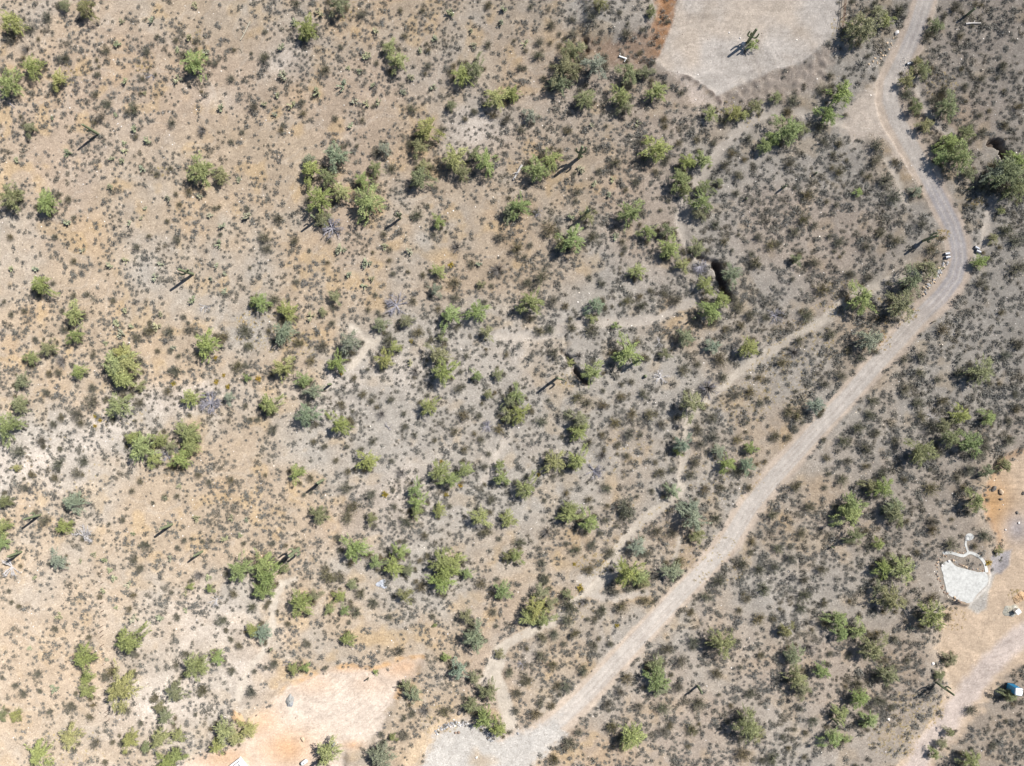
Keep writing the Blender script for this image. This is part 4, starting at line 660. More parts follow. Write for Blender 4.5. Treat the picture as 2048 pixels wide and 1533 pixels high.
SAG = [
 (197, 269, 4.5, "slim tall saguaro whose body and shadow form a V on open slope", [(2.0, 200, .35, .6, .12)], .20),
 (633, 441, 3.4, "short saguaro half hidden at the foot of green trees", [(1.8, 120, .3, .7, .12)], .20),
 (801, 437, 3.7, "small saguaro with upturned arms alone on bare tan ground", [(1.9, 20, .3, 1.0, .12), (2.1, 200, .3, .8, .12)], .19),
 (1495, 85, 4.3, "lone many-armed saguaro in the middle of the pale graded pad", [(1.8, 150, .45, 1.1, .14), (2.0, -20, .55, 1.3, .14), (1.5, 90, .35, .5, .12)], .24),
 (1158, 316, 5.4, "tallest saguaro, crowded with arms, right of a round green tree", [(2.4, 20, .55, 1.7, .15), (2.6, 160, .5, 1.3, .15), (2.2, -70, .45, .9, .14), (2.9, 80, .4, 1.0, .13), (3.2, 200, .35, .7, .12)], .27),
 (1171, 431, 3.9, "saguaro rising through an olive tree right of upper centre", [(2.0, 30, .4, .9, .13)], .20),
 (1933, 31, 2.1, "short saguaro near the fallen white log at top right", [], .2),
 (1707, 57, 2.6, "saguaro poking out of a big olive tree beside the rail fence", [], .26),
 (1846, 482, 4.0, "forked saguaro with spread arms on the left verge of the road bend", [(1.7, 20, .6, 1.2, .15), (2.0, 60, .55, 1.3, .14), (1.6, -100, .4, .6, .13)], .21),
 (1565, 377, 1.6, "stubby young saguaro among small shrubs left of the curving road", [], .17),
 (1630, 348, .8, "tiny saguaro spear on grey ground left of the road", [], .16),
 (1936, 379, 1.4, "young saguaro at the road's right edge above yellow dry grass", [], .16),
 (386, 549, 5.2, "tall saguaro with two arms, alone on the middle left slope", [(2.3, 215, .5, 1.3, .15), (2.7, 30, .35, .6, .13)], .24),
 (662, 769, 2.0, "short saguaro growing out of a grey-green bush left of centre", [], .2),
 (647, 960, 3.9, "pale straight saguaro on orange soil left of lower centre", [(1.9, 250, .25, .5, .11)], .22),
 (1113, 757, 4.4, "straight saguaro with one curved arm near the photo's centre", [(1.5, -15, .7, 1.2, .14)], .22),
 (1273, 722, 3.4, "saguaro leaning out of the bright green tree right of centre", [], .21),
 (1385, 638, 1.7, "short saguaro beside the sandy wash below the dark gully", [], .18),
 (81, 1030, 4.1, "one-armed pale saguaro near the left edge, upper of two", [(1.8, 80, .5, .9, .13)], .20),
 (43, 1104, 3.3, "two-armed pale saguaro beside a dead tree at the left edge", [(1.5, 60, .55, .7, .14), (1.4, 230, .4, .8, .14)], .20),
 (344, 1049, 4.0, "pale saguaro with two stub arms on the lower left slope", [(1.6, 80, .45, .3, .12), (1.5, 215, .3, .5, .12)], .23),
 (405, 1103, 3.3, "slim armless saguaro, a single pale spear on the lower left slope", [], .19),
 (598, 1097, 5.4, "big pale saguaro with several arms right of a dense green tree", [(1.9, -20, .55, 1.6, .17), (2.6, 130, .5, 1.3, .15), (2.8, 250, .4, 1.1, .15), (3.4, 60, .35, .8, .13)], .27),
 (1395, 1372, 2.8, "short bent saguaro below the straight part of the road", [], .19),
 (1872, 1365, 4.9, "tall forked saguaro with two long arms beside the dirt track", [(2.0, -35, .5, 1.9, .12), (2.1, 150, .55, 1.6, .12), (2.6, 60, .35, 1.0, .11)], .18),
 (1666, 1438, 2.1, "small saguaro above a green tree in the lower right scrub", [(1.0, 20, .3, .5, .11)], .16),
 (1782, 1350, 2.1, "clustered pale-tipped saguaro standing in a dark green tree, lower right", [(.9, 100, .35, .9, .13), (.8, 200, .3, .7, .13)], .18),
 (1664, 1093, 1.1, "tiny crooked saguaro among grey shrubs right of the road", [(.5, 190, .3, .4, .09)], .12),
 (644, 1516, 4.2, "saguaro rising behind the tree on the pale bottom clearing", [], .24),
 (1491, 399, .7, "very short saguaro stub among grey shrubs right of the wash", [], .16),
 (544, 1297, 1.0, "small saguaro beside the narrow lower left trail", [], .14),
 (1290, 753, .55, "squat dark barrel cactus on grey gravel right of centre", [], .28),
]
for a in SAG: saguaro(*a)

# ------------------------------------------------------------------ dead trees and fallen wood
def dead(px, py, r, label, seed, mat=None, arms=9, sub=7, rise=.5, thick=.045, name='dead_tree', cat='dead tree'):
    R = r / 2.994 * S * 1.1; x, y, z = at(px, py); v, q = dead_proto(seed, arms, 1.0, rise, sub, thick)
    o = link(name, make_mesh(name, v, q, mat or M_DEAD, shade=True), None, (x, y, z - .02), label=label, category=cat, group='dead grey trees and branch heaps'); o.scale = (R, R, R); return o
for a in [(304, 150, 36, "small dark dead tree with a few bare branches at upper left", 1, M_DEADG, 6, 4), (665, 458, 66, "wide grey dead brush below the upper left green trees", 2, M_DEADG, 22, 9), (1077, 426, 34, "small purple-grey dead bush beside a green tree, upper middle", 3, M_DEADG, 9, 5),
          (411, 612, 40, "pale bare dead bush on the open slope at left", 4, M_DEAD, 8, 5), (422, 806, 66, "flattened heap of grey dead branches left of centre", 5, M_DEADG, 26, 11, .25), (793, 611, 66, "fallen tangle of grey branches above the centre", 6, M_DEADG, 20, 10, .3),
          (975, 853, 38, "small dense heap of grey sticks below the centre", 7, M_DEADG, 18, 8, .3), (776, 856, 34, "thin forked dead tree on pale ground left of centre", 8, M_DEADG, 4, 4), (1321, 756, 50, "white bare dead tree on grey gravel right of centre", 9, M_DEAD, 11, 7),
          (1188, 943, 50, "grey dead tree right of two green trees, lower middle", 10, M_DEADG, 15, 8), (1415, 780, 60, "tall grey dead branches behind an olive tree by the footpath", 11, M_DEADG, 14, 8, .8), (168, 1072, 62, "silvery spreading dead tree at the lower left", 12, M_DEAD, 12, 9),
          (24, 1134, 60, "silvery dead tree below the left edge saguaro", 13, M_DEAD, 12, 9), (434, 1200, 40, "small white-grey dead bush above the pale lower left wash", 14, M_DEAD, 9, 6), (1549, 632, 50, "sprawling thin dead tree above the pale footpath", 15, M_DEADG, 12, 7), (1044, 1328, 36, "upright dead snag beside the lower washes", 16, M_DEADG, 6, 4, 1.2),
          (1863, 835, 36, "whitish dead bush inside the dark thicket right of the road", 17, M_DEAD, 9, 5), (580, 1328, 34, "bent dead stalks left of the bottom clearing", 18, M_DEADG, 5, 4, .9), (1776, 568, 36, "purple-grey dead bush beside the footpath near the road bend", 19, M_DEADG, 14, 6), (1318, 685, 34, "small white dead bush left of the grey gravel flat", 20, M_DEAD, 7, 5),
          (1754, 60, 26, "bluish dead brush at the foot of trees by the top right road", 21, M_DEADG, 9, 5), (335, 912, 34, "grey dead brush between the cluster of left green trees", 22, M_DEADG, 16, 8, .4), (1400, 533, 46, "mat of purple-grey dead branches left of the dark gully", 23, M_DEADG, 28, 10, .15), (448, 1478, 30, "bluish dead brush under the trees left of the clearing", 24, M_DEADG, 14, 6, .3),
          (945, 1424, 20, "small grey dead twigs above the white gravel lot", 25, M_DEADG, 6, 3, .3)]:
    dead(*a)
def log(name, ax_, ay_, bx_, by_, r, label, mat, cat, sides=9, kink=.0, branches=()):
    x0, y0, z0 = at(ax_, ay_); x1, y1, z1 = at(bx_, by_); n = 7; P = []
    for t in np.linspace(0, 1, n):
        x, y = x0 + (x1 - x0) * t + kink * math.sin(3 * t), y0 + (y1 - y0) * t + kink * math.sin(5 * t); P.append(np.array([x, y, ground_z(x, y) + r * .85]))
    o0 = P[0].copy(); P = [p - o0 for p in P]
    parts = [tube(P, [r * (1.05 - .35 * i / n) for i in range(n)], sides, .06)]
    for (t, ang, l) in branches:
        s = P[int(t * (n - 1))]; d = np.array([math.cos(math.radians(ang)), math.sin(math.radians(ang)), .15]); parts.append(tube([s, s + d * l * .5, s + d * l], [r * .5, r * .4, r * .15], 6))
    v, q = merge(parts); link(name, make_mesh(name, v, q, mat, shade=True), None, o0, label=label, category=cat)
M_WHITEWOOD = solid('white_weathered_wood', (.34, .32, .30), .25, 4)
log('fallen_saguaro', 1044, 331, 1026, 360, .20, "fallen white saguaro trunk beside a round green tree", M_WHITEWOOD, 'fallen trunk', 10, .06, [(.5, 200, .9)])
log('fallen_saguaro', 501, 44, 481, 80, .12, "fallen pale saguaro skeleton with broken arms at upper left", solid('pale_skeleton_wood', (.30, .27, .21), .3, 3), 'fallen trunk', 9, .1, [(.2, 140, .8), (.35, 30, .7), (.7, 130, .6)])
log('fallen_saguaro', 1930, 49, 1960, 47, .16, "fallen white log among shrubs at top right", M_WHITEWOOD, 'fallen trunk', 9, .05, [(.6, 60, .6)])
log('fallen_branch', 1749, 1374, 1750, 1368, .05, "short crossed brown sticks below the pale-tipped saguaro", M_TWIG, 'branch', 6, .02, [(.3, 20, .6), (.5, 200, .6)])
log('fallen_branch', 1884, 504, 1899, 501, .07, "dark fallen pole just above the culvert pipes", M_BARK, 'branch')
log('fallen_branch', 1740, 866, 1756, 862, .06, "dark crooked branch right of the straight road", M_BARK, 'branch', 6, .08, [(.5, 200, .5)])
log('fallen_branch', 849, 1427, 862, 1437, .07, "dark fallen branch above the white gravel lot", M_BARK, 'branch', 6, .05, [(.2, 60, .7)])
log('fallen_branch', 17, 207, 30, 216, .06, "dark bare branch below the far left green tree", M_DEADG, 'branch', 6, .06, [(.4, 100, .7)])
log('fallen_branch', 475, 98, 484, 105, .05, "hooked dark branch right of the upper left green tree", M_BARK, 'branch', 6, .16)
log('fallen_branch', 1961, 970, 1971, 974, .06, "dark stick at the orange clearing's left edge", M_BARK, 'branch', 6, .03, [(.7, 20, .4)])

# ------------------------------------------------------------------ helpers for made things
def bm_mesh(name, bm, mats, shade=False):
    me = bpy.data.meshes.new(name); bmesh.ops.recalc_face_normals(bm, faces=bm.faces[:]); bm.to_mesh(me); bm.free()
    for m in (mats if isinstance(mats, (list, tuple)) else [mats]): me.materials.append(m)
    for p in me.polygons: p.use_smooth = shade
    return me
def box(bm, cx, cy, cz, sx, sy, sz, bev=.0, rot=0.0):
    r = bmesh.ops.create_cube(bm, size=1); vs = r['verts']
    M_ = Matrix.Translation((cx, cy, cz)) @ Matrix.Rotation(rot, 4, 'Z') @ Matrix.Diagonal((sx, sy, sz, 1)); bmesh.ops.transform(bm, matrix=M_, verts=vs)
    if bev: bmesh.ops.bevel(bm, geom=list({e for v in vs for e in v.link_edges}), offset=bev, segments=2, affect='EDGES', profile=.6)
def thing(name, x, y, z, rot, label, cat, group=None):
    o = bpy.data.objects.new(name, None); COL.objects.link(o); o.location = (x, y, z); o.rotation_euler = (0, 0, rot); o['label'] = label; o['category'] = cat
    if group: o['group'] = group
    return o
def paint(name, col, rough=.5, spec=.4, var=.06, sc=2.0, metal=0.0):
    m = solid(name, col, var, sc, rough, spec); m.node_tree.nodes['Principled BSDF'].inputs['Metallic'].default_value = metal; return m
M_WHITE = paint('white_paint', (.58, .58, .57)); M_BLUE = paint('blue_plastic', (.02, .19, .36), .4); M_BLUED = paint('dark_blue_plastic', (.012, .09, .20), .4)
M_ROOFW = paint('white_translucent_roof', (.80, .84, .87), .4); M_STEEL = paint('galvanised_steel', (.24, .25, .27), .55, .4, .25, 8, .4); M_RUST = paint('rusty_pipe', (.12, .065, .04), .8, .2, .3, 12)
M_CONC = solid('concrete', (.50, .49, .46), .12, 1.2); M_DARK = paint('dark_interior', (.03, .03, .035), .9, .1); M_BEIGE = paint('beige_enclosure', (.72, .68, .58), .5)

# ---- portable toilet
x, y, z = at(2019, 1373)
t = thing('portable_toilet', x, y, z, math.radians(-8), "blue portable toilet with a white roof at the lower right edge", 'portable toilet')
bm = bmesh.new(); box(bm, 0, 0, .07, 1.2, 1.2, .14, .02); link('base', bm_mesh('base', bm, M_DARK), t)
bm = bmesh.new()
for sx in (-1, 1):
    box(bm, sx * .55, 0, 1.15, .05, 1.08, 2.02, .015)
    for k in range(5): box(bm, sx * .582, -.42 + .21 * k, 1.15, .018, .06, 1.9, .006)
box(bm, 0, .53, 1.15, 1.05, .05, 2.02, .015); box(bm, -.46, -.53, 1.15, .13, .05, 2.02, .012); box(bm, .46, -.53, 1.15, .13, .05, 2.02, .012); box(bm, 0, -.53, 2.09, .8, .05, .14, .012)
for k in range(5): box(bm, -.4 + .2 * k, .562, 1.15, .06, .018, 1.9, .006)
link('wall', bm_mesh('wall', bm, M_BLUE), t)
bm = bmesh.new(); box(bm, 0, -.545, 1.08, .76, .035, 1.84, .012); box(bm, 0, -.566, 1.5, .5, .02, .55, .006); box(bm, 0, -.566, .7, .5, .02, .6, .006); d = link('door', bm_mesh('door', bm, M_BLUED), t)
bm = bmesh.new(); box(bm, .29, -.59, 1.08, .05, .04, .16, .008); link('handle', bm_mesh('handle', bm, M_WHITE), d)
bm = bmesh.new(); V = []
for zz, f in ((2.17, .62), (2.24, .62), (2.33, .48), (2.40, .26), (2.42, .0)):
    for k in range(24):
        a = k / 24 * 2 * math.pi; c, s = math.cos(a), math.sin(a); m = max(abs(c), abs(s)) ** .8; V.append(bm.verts.new((c / m * f, s / m * f, zz)))
for r_ in range(4):
    for k in range(24): bm.faces.new((V[r_ * 24 + k], V[r_ * 24 + (k + 1) % 24], V[(r_ + 1) * 24 + (k + 1) % 24], V[(r_ + 1) * 24 + k]))
link('roof', bm_mesh('roof', bm, M_ROOFW, True), t)
v, q = tube([(.42, .42, 2.2), (.42, .42, 2.4), (.42, .42, 2.56)], [.055, .055, .055], 10); link('vent_pipe', make_mesh('vent_pipe', v, q, M_DARK, shade=True), t)

# ---- utility box on its gravel mound
x, y, z = at(2028, 1220)
t = thing('utility_box', x, y, z, math.radians(38), "pale square utility box on a grey gravel mound in the east clearing", 'utility box')
bm = bmesh.new(); box(bm, 0, 0, .08, .95, .95, .22, .02); link('plinth', bm_mesh('plinth', bm, M_CONC), t)
bm = bmesh.new(); box(bm, 0, 0, .60, .70, .70, .82, .03); link('cabinet', bm_mesh('cabinet', bm, M_BEIGE), t)
bm = bmesh.new(); box(bm, 0, 0, 1.04, .80, .80, .07, .02); link('lid', bm_mesh('lid', bm, M_WHITE), t)
bm = bmesh.new(); box(bm, 0, -.36, .6, .56, .02, .66, .006); d = link('door', bm_mesh('door', bm, M_BEIGE), t)
bm = bmesh.new(); box(bm, .2, -.38, .62, .04, .03, .1, .006); link('handle', bm_mesh('handle', bm, M_DARK), d)

def heap(name, px, py, rx, ry, h, rot, label, mat, cat, seed):
    x, y, z = at(px, py); n = 40; rings = 12; V = []; Q = []
    for i in range(rings + 1):
        f = i / rings
        for k in range(n):
            a = k / n * 2 * math.pi; e = 1 + .18 * math.sin(2 * a + seed) + .1 * math.sin(5 * a + 2 * seed); X, Y = math.cos(a) * f * rx * e, math.sin(a) * f * ry * e
            c, s = math.cos(rot), math.sin(rot); wx, wy = X * c - Y * s, X * s + Y * c
            zz = h * (1 - f * f) ** 1.4 + .07 * h * random.gauss(0, 1) * (f < .95) - .06 * (f == 1); V.append((wx, wy, zz + ground_z(x + wx, y + wy) - z))
    for i in range(rings):
        for k in range(n): Q.append((i * n + k, i * n + (k + 1) % n, (i + 1) * n + (k + 1) % n, (i + 1) * n + k))
    return link(name, make_mesh(name, V, Q, mat), None, (x, y, z + .015), label=label, category=cat)
M_GHEAP = scrub_mat('grey_gravel_heap', (.23, .235, .24), .22); M_OHEAP = scrub_mat('orange_dirt', (.36, .255, .165), .2)
heap('gravel_mound', 2023, 1222, 1.35, 1.2, .38, 0, "low grey gravel mound round the utility box", scrub_mat('grey_brown_gravel', (.25, .24, .21), .3), 'gravel mound', 1.2)
heap('gravel_pile', 580, 1402, .62, 1.25, .55, math.radians(-16), "elongated grey gravel pile on the pale bottom clearing", M_GHEAP, 'gravel pile', 2.2)
heap('dirt_mound', 2040, 1195, 1.3, .9, .5, .3, "orange dirt mound above the utility box", M_OHEAP, 'dirt mound', .4)
heap('dirt_mound', 476, 1447 - 10, .9, 1.6, .3, .5, "reddish dirt mound at the bottom clearing's left edge", M_OHEAP, 'dirt mound', 3.1)

# ---- rail fence at the top of the pad
x0, y0, z0 = at(1690, -22); t = thing('rail_fence', x0, y0, z0, 0, "low rusty pipe rail fence at the pad's top right edge", 'fence'); pts = [(1690, -22), (1688, -4), (1686, 14), (1684, 37), (1681, 57)]; tops = []
for p in pts:
    X, Y, Z = at(*p); v, q = tube([(X - x0, Y - y0, Z - z0 - .1), (X - x0, Y - y0, Z - z0 + .6), (X - x0, Y - y0, Z - z0 + 1.06)], [.05, .05, .05], 8); link('post', make_mesh('post', v, q, M_RUST, shade=True), t); tops.append((X - x0, Y - y0, Z - z0 + 1.05))
for hh in (0, -.5):
    v, q = tube([np.array(p) + [0, 0, hh] for p in tops], [.042] * 5, 8); link('rail', make_mesh('rail', v, q, M_RUST, shade=True), t)
# ---- wire fence posts down the left slope
ys = [(1165, 207), (1184, 207), (1204, 207), (1221, 208), (1251, 207), (1261, 207), (1270, 208), (1289, 208), (1308, 209), (1327, 211), (1361, 215), (1420, 217), (1428, 218), (1438, 220), (1144, 206), (170, 192), (158, 192), (226, 194), (334, 196)]
for i, (py, px) in enumerate(ys):
    X, Y, Z = at(px, py); bm = bmesh.new(); box(bm, 0, 0, .5, .05, .012, 1.15, 0); box(bm, 0, .02, .5, .012, .04, 1.15, 0); box(bm, 0, 0, 1.1, .055, .02, .08, 0)
    link('fence_post', bm_mesh('fence_post', bm, M_RUST), None, (X, Y, Z), label="thin rusty fence post in the line down the left slope", category='post', group='fence posts down the left slope')
# ---- survey posts and roadside stakes
for (px, py, h, r, lab) in [(737, 1356, 1.0, .09, "short dark post on the upper edge of the bottom clearing"), (1868, 643, .6, .06, "thin wooden stake at the road's right edge, upper of two"), (1864, 645, .5, .06, "thin wooden stake at the road's right edge, lower of two"), (1841, 670, .4, .06, "small stub stake on the road's right verge"), (1996, 626, .5, .05, "thin stake in dense scrub at the right")]:
    X, Y, Z = at(px, py); bm = bmesh.new(); box(bm, 0, 0, h / 2 - .05, r * 2, r * 2, h, .01, .4); box(bm, 0, 0, h - .04, r * 2.2, r * 2.2, .06, .008, .4); link('stake', bm_mesh('stake', bm, M_BARK), None, (X, Y, Z), label=lab, category='post')

# ---- culverts
def culvert(px, py, rot, label, L=.85, r=.23, lift=.18):
    X, Y, Z = at(px, py); n = 28; V = []; Q = []
    for k, (rr) in enumerate((r, r - .03)):
        for i in range(14):
            for j in range(n):
                a = j / n * 2 * math.pi; R_ = rr + .014 * math.cos(i * math.pi); V.append((L * (i / 13 - .5), math.cos(a) * R_, math.sin(a) * R_))
    for k in (0, 14 * n):
        for i in range(13):
            for j in range(n): Q.append((k + i * n + j, k + i * n + (j + 1) % n, k + (i + 1) * n + (j + 1) % n, k + (i + 1) * n + j))
    for i in (0, 13):
        for j in range(n): Q.append((i * n + j, i * n + (j + 1) % n, 14 * n + i * n + (j + 1) % n, 14 * n + i * n + j))
    o = link('culvert_pipe', make_mesh('culvert_pipe', V, Q, M_STEEL, shade=True), None, (X, Y, Z + lift + r * .55), label=label, category='pipe', group='culvert pipe ends under the road'); o.rotation_euler = (0, math.radians(4), rot)
culvert(1892, 508.5, math.radians(8), "upper of two pale culvert pipes at the road bend's left side"); culvert(1893, 515.5, math.radians(8), "lower of two pale culvert pipes at the road bend's left side")
culvert(1951, 497, math.radians(-25), "upper culvert pipe end at the road bend's right side"); culvert(1954, 504, math.radians(-20), "lower culvert pipe end at the road bend's right side"); culvert(1819, 128, math.radians(14), "small dark-mouthed culvert pipe beside the upper right road", 1.2, .2, .05)

# ---- white L-shaped pipe
x0, y0, z0 = at(1238, 114); x1, y1, z1 = at(1252, 119); x2, y2, z2 = at(1248, 125)
p0 = np.zeros(3) + [0, 0, .2]; p1 = np.array([x1 - x0, y1 - y0, z1 - z0 + .2]); p2 = np.array([x2 - x0, y2 - y0, z2 - z0 + .2]); e = np.array([x1 - x0, y1 - y0, 0]); e /= np.linalg.norm(e)
v, q = merge([tube([p0, p0 * .5 + p1 * .5, p1 + e * .05], [.13, .13, .13], 12), tube([p1, (p1 + p2) / 2, p2], [.10, .10, .10], 12), tube([p0 - e * .02, p0 + e * .12], [.155, .155], 12), tube([p1 - e * .14, p1 + e * .1], [.155, .155], 12)])
link('white_pipe', make_mesh('white_pipe', v, q, M_WHITE, shade=True), None, (x0, y0, z0), label="white L-shaped plastic pipe lying on the red cut bank", category='pipe')

# ---- bottom clearing: propane tank, leaning sheet, pole, block foundation, tarp
x, y, z = at(610, 1522); t = thing('water_tank', x, y, z, math.radians(35), "small white capsule tank on the bottom clearing", 'tank')
v, q = tube([(-.62, 0, .45), (-.60, 0, .45), (-.52, 0, .45), (-.38, 0, .45), (0, 0, .45), (.38, 0, .45), (.52, 0, .45), (.60, 0, .45), (.62, 0, .45)], [.02, .16, .29, .34, .35, .34, .29, .16, .02], 24); link('tank_body', make_mesh('tank_body', v, q, M_WHITE, shade=True), t)
for s in (-1, 1): bm = bmesh.new(); box(bm, s * .3, 0, .08, .08, .5, .26, .01); link('leg', bm_mesh('leg', bm, M_STEEL), t)
v, q = tube([(0, 0, .78), (0, 0, .84), (0, 0, .90)], [.09, .09, .05], 12); link('valve_cap', make_mesh('valve_cap', v, q, M_STEEL, shade=True), t)
x, y, z = at(661, 1494, 1.9); bm = bmesh.new(); v = []
n = 25
for i in range(n):
    for s in (-1, 1): v.append(bm.verts.new(((i / (n - 1) - .5) * .8, s * 1.15, .04 * math.sin(i * 1.3))))
for i in range(n - 1): bm.faces.new((v[2 * i], v[2 * i + 2], v[2 * i + 3], v[2 * i + 1]))
bmesh.ops.solidify(bm, geom=bm.faces[:], thickness=.012)
o = link('corrugated_sheet', bm_mesh('corrugated_sheet', bm, paint('bare_roof_sheet', (.66, .66, .67), .45, .5, .25, 3)), None, (x, y, z + 1.55), label="pale corrugated metal sheet leaning over the tree on the bottom clearing", category='metal sheet'); o.rotation_euler = (math.radians(24), 0, math.radians(-30))
x0, y0, z0 = at(646, 1495); x1, y1, z1 = at(666, 1481); v, q = tube([(0, 0, .9), ((x1 - x0) / 2, (y1 - y0) / 2, .8), (x1 - x0, y1 - y0, z1 - z0 + .1)], [.05, .05, .05], 8)
link('wooden_pole', make_mesh('wooden_pole', v, q, paint('yellow_lumber', (.55, .45, .22), .7), shade=True), None, (x0, y0, z0), label="thin yellowish wooden pole beside the metal sheet", category='pole')
x, y, z = at(481, 1513); t = thing('block_foundation', x, y, z, math.radians(-52), "corner of a white block foundation at the bottom edge", 'foundation')
def wall_run(nm, off, wdt, hgt, L1, L2, mat):
    bm = bmesh.new(); box(bm, L1 / 2 + off, -off - wdt / 2, hgt / 2 - .1, L1, wdt, hgt + .2, .012); box(bm, off + wdt / 2, -off - wdt - L2 / 2 - .003, hgt / 2 - .1, wdt, L2, hgt + .2, .012); link(nm, bm_mesh(nm, bm, mat), t)
wall_run('stem_wall', 0, .30, .75, 6.5, 8.5, M_WHITE); wall_run('inner_curb', .46, .26, .55, 6.0, 8.0, paint('grey_white_block', (.60, .60, .59), .8))
bm = bmesh.new(); box(bm, .72 + 3, -.72 - 4, -.02, 6, 8, .1, .0); link('floor', bm_mesh('floor', bm, M_CONC), t); bm = bmesh.new(); box(bm, 1.6, -1.2, .25, .7, .12, .5, .01); link('block', bm_mesh('block', bm, M_DARK), t)
x, y, z = at(763, 1168); bm = bmesh.new(); n = 22; G_ = {}
for i in range(n):
    for j in range(n):
        u, v_ = i / (n - 1) * 2 - 1, j / (n - 1) * 2 - 1; rr = 1 - .25 * math.sin(3 * math.atan2(v_, u) + 1) * math.hypot(u, v_)
        G_[i, j] = bm.verts.new((u * .78 * rr + random.gauss(0, .03), v_ * .62 * rr + random.gauss(0, .03), .06 + .20 * abs(float(fbm(np.array([u * 3.1]), np.array([v_ * 3.1]), 5, 3)[0]) - .2) * (1.3 - math.hypot(u, v_) * .8) + random.uniform(0, .05)))
for i in range(n - 1):
    for j in range(n - 1):
        if math.hypot(i - n / 2, j - n / 2) < n * .56 + random.uniform(-1, 1): bm.faces.new((G_[i, j], G_[i + 1, j], G_[i + 1, j + 1], G_[i, j + 1]))
bmesh.ops.solidify(bm, geom=bm.faces[:], thickness=.01)
link('tarp', bm_mesh('tarp', bm, paint('white_plastic_sheet', (.60, .62, .66), .5)), None, (x, y, z), label="crumpled white plastic tarp on the ground below green trees", category='tarp')

# ---- rocks
ROCKM = {'g': solid('grey_rock', (.25, .245, .245), .35, 5, bs=.3), 'w': solid('white_rock', (.52, .49, .46), .2, 5, bs=.2), 'b': solid('brown_rock', (.22, .155, .115), .35, 5, bs=.3), 't': solid('tan_rock', (.42, .32, .22), .3, 5, bs=.3), 'k': solid('dark_rock', (.10, .09, .08), .35, 5, bs=.3)}
ROCKS = {m: [make_mesh('rock', *stone(700 + k, 2, .75), ROCKM[m]) for k in range(5)] for m in ROCKM}
def rock(px, py, r, m, label, group=None, name='rock', sx=1.0, rot=None):
    X, Y, Z = at(px, py); o = link(name, ROCKS[m][random.randrange(5)], None, (X, Y, Z + r * .3), label=label, category='rock')
    if group: o['group'] = group
    o.scale = (r * sx, r, r * random.uniform(.8, 1.1)); o.rotation_euler = (random.uniform(-.2, .2), random.uniform(-.2, .2), random.uniform(0, 6.28) if rot is None else rot)
for (px, py, r, m, lab, sx) in [(607, 1479, .36, 't', "tan boulder on the pale bottom clearing left of the tree", 1.5), (919, 1426, .42, 'k', "round dark grey boulder above the white gravel lot", 1), (911, 1466, .26, 'b', "brown rock on the gravel lot, left of a touching pair", 1), (917, 1465, .28, 'b', "brown rock on the gravel lot, right of a touching pair", 1),
        (1865, 1328, .32, 'w', "white boulder among scrub left of the east clearing", 1), (1776, 1439, .30, 'w', "white boulder near the yellow grass at lower right", 1), (1897, 1122, .26, 'w', "white boulder at the concrete slab's upper left corner", 1), (1884, 1131, .22, 'w', "white boulder at the concrete slab's left corner", 1), (1793, 67, .42, 'w', "white boulder on the left verge of the top right road", 1.2),
        (1988, 977, .42, 'k', "dark boulder on the orange east clearing, upper left of three", 1.6), (2002, 984, .45, 't', "tan boulder with a dark shadow on the orange east clearing", 1.3), (2001, 999, .26, 'k', "small dark boulder below two larger ones, east clearing", 1.5), (2046, 986, .3, 'k', "dark boulder at the right edge beside the east clearing", 1.3), (2034, 1025, .24, 'k', "small dark boulder alone on the east clearing", 1.5), (2006, 1010, .12, 'w', "small white rock on the east clearing", 1),
        (1487, 85 + 4, .4, 'w', "pale boulder at the foot of the lone pad saguaro", 1.1), (1489, 104, .28, 'k', "dark rock below the lone pad saguaro", 1.2), (1458, 66, .16, 'w', "small white rock upper left of the lone pad saguaro", 1), (1480, 77, .16, 'w', "small white rock beside the lone pad saguaro", 1), (962, 1412 + 41, .2, 'w', "white rock at the gravel lot's upper edge beside a tree", 1),
        (953, 1515, .24, 'w', "white rock on the dirt island in the gravel lot", 1), (1895, 1212, .16, 'k', "small dark rock below the concrete slab", 1), (2037, 1046, .22, 'w', "white rock on grey gravel, east clearing", 1), (1036, 1467, .26, 'g', "grey-green rock on the gravel lot's right edge", 1), (2010, 1060, .2, 'w', "pale rock at the east clearing's left rim", 1)]:
    rock(px, py, r, m, lab, sx=sx, name='boulder' if r > .25 else 'rock')
SMALL = []
def rocks_along(line, wid, n, kinds, r0, r1, label, group, extra=0):
    L = [np.array(p, float) for p in line]; seg = [np.linalg.norm(b - a) for a, b in zip(L[:-1], L[1:])]; T = sum(seg)
    for c_ in range(n + extra):
        t = random.uniform(0, T); i = 0
        while t > seg[i]: t -= seg[i]; i += 1
        d = (L[i + 1] - L[i]) / seg[i]; p = L[i] + d * t + np.array([-d[1], d[0]]) * random.uniform(-1, 1) * wid
        if c_ < n: rock(p[0], p[1], random.uniform(r0, r1), random.choice(kinds), label, group)
        else: SMALL.append((p[0], p[1], random.uniform(r0 * .5, r0 * 1.1), kinds))
rocks_along([(1893, 522), (1880, 540), (1872, 556), (1860, 566), (1850, 580), (1843, 592)], 6, 75, 'ggtgk', .11, .25, "grey rock in the riprap along the road bend's left edge", 'riprap rocks at the road bend', 90)
rocks_along([(869, 1469), (880, 1457), (893, 1451), (915, 1449), (938, 1448)], 5, 65, 'gwggk', .11, .22, "grey or white rock in the bank along the gravel lot", 'rocks banked along the gravel lot', 90)
rocks_along([(973, 1466), (980, 1474), (988, 1482)], 5, 14, 'ggk', .12, .25, "grey rock heaped beside the tree at the gravel lot", 'rocks beside the gravel lot tree')
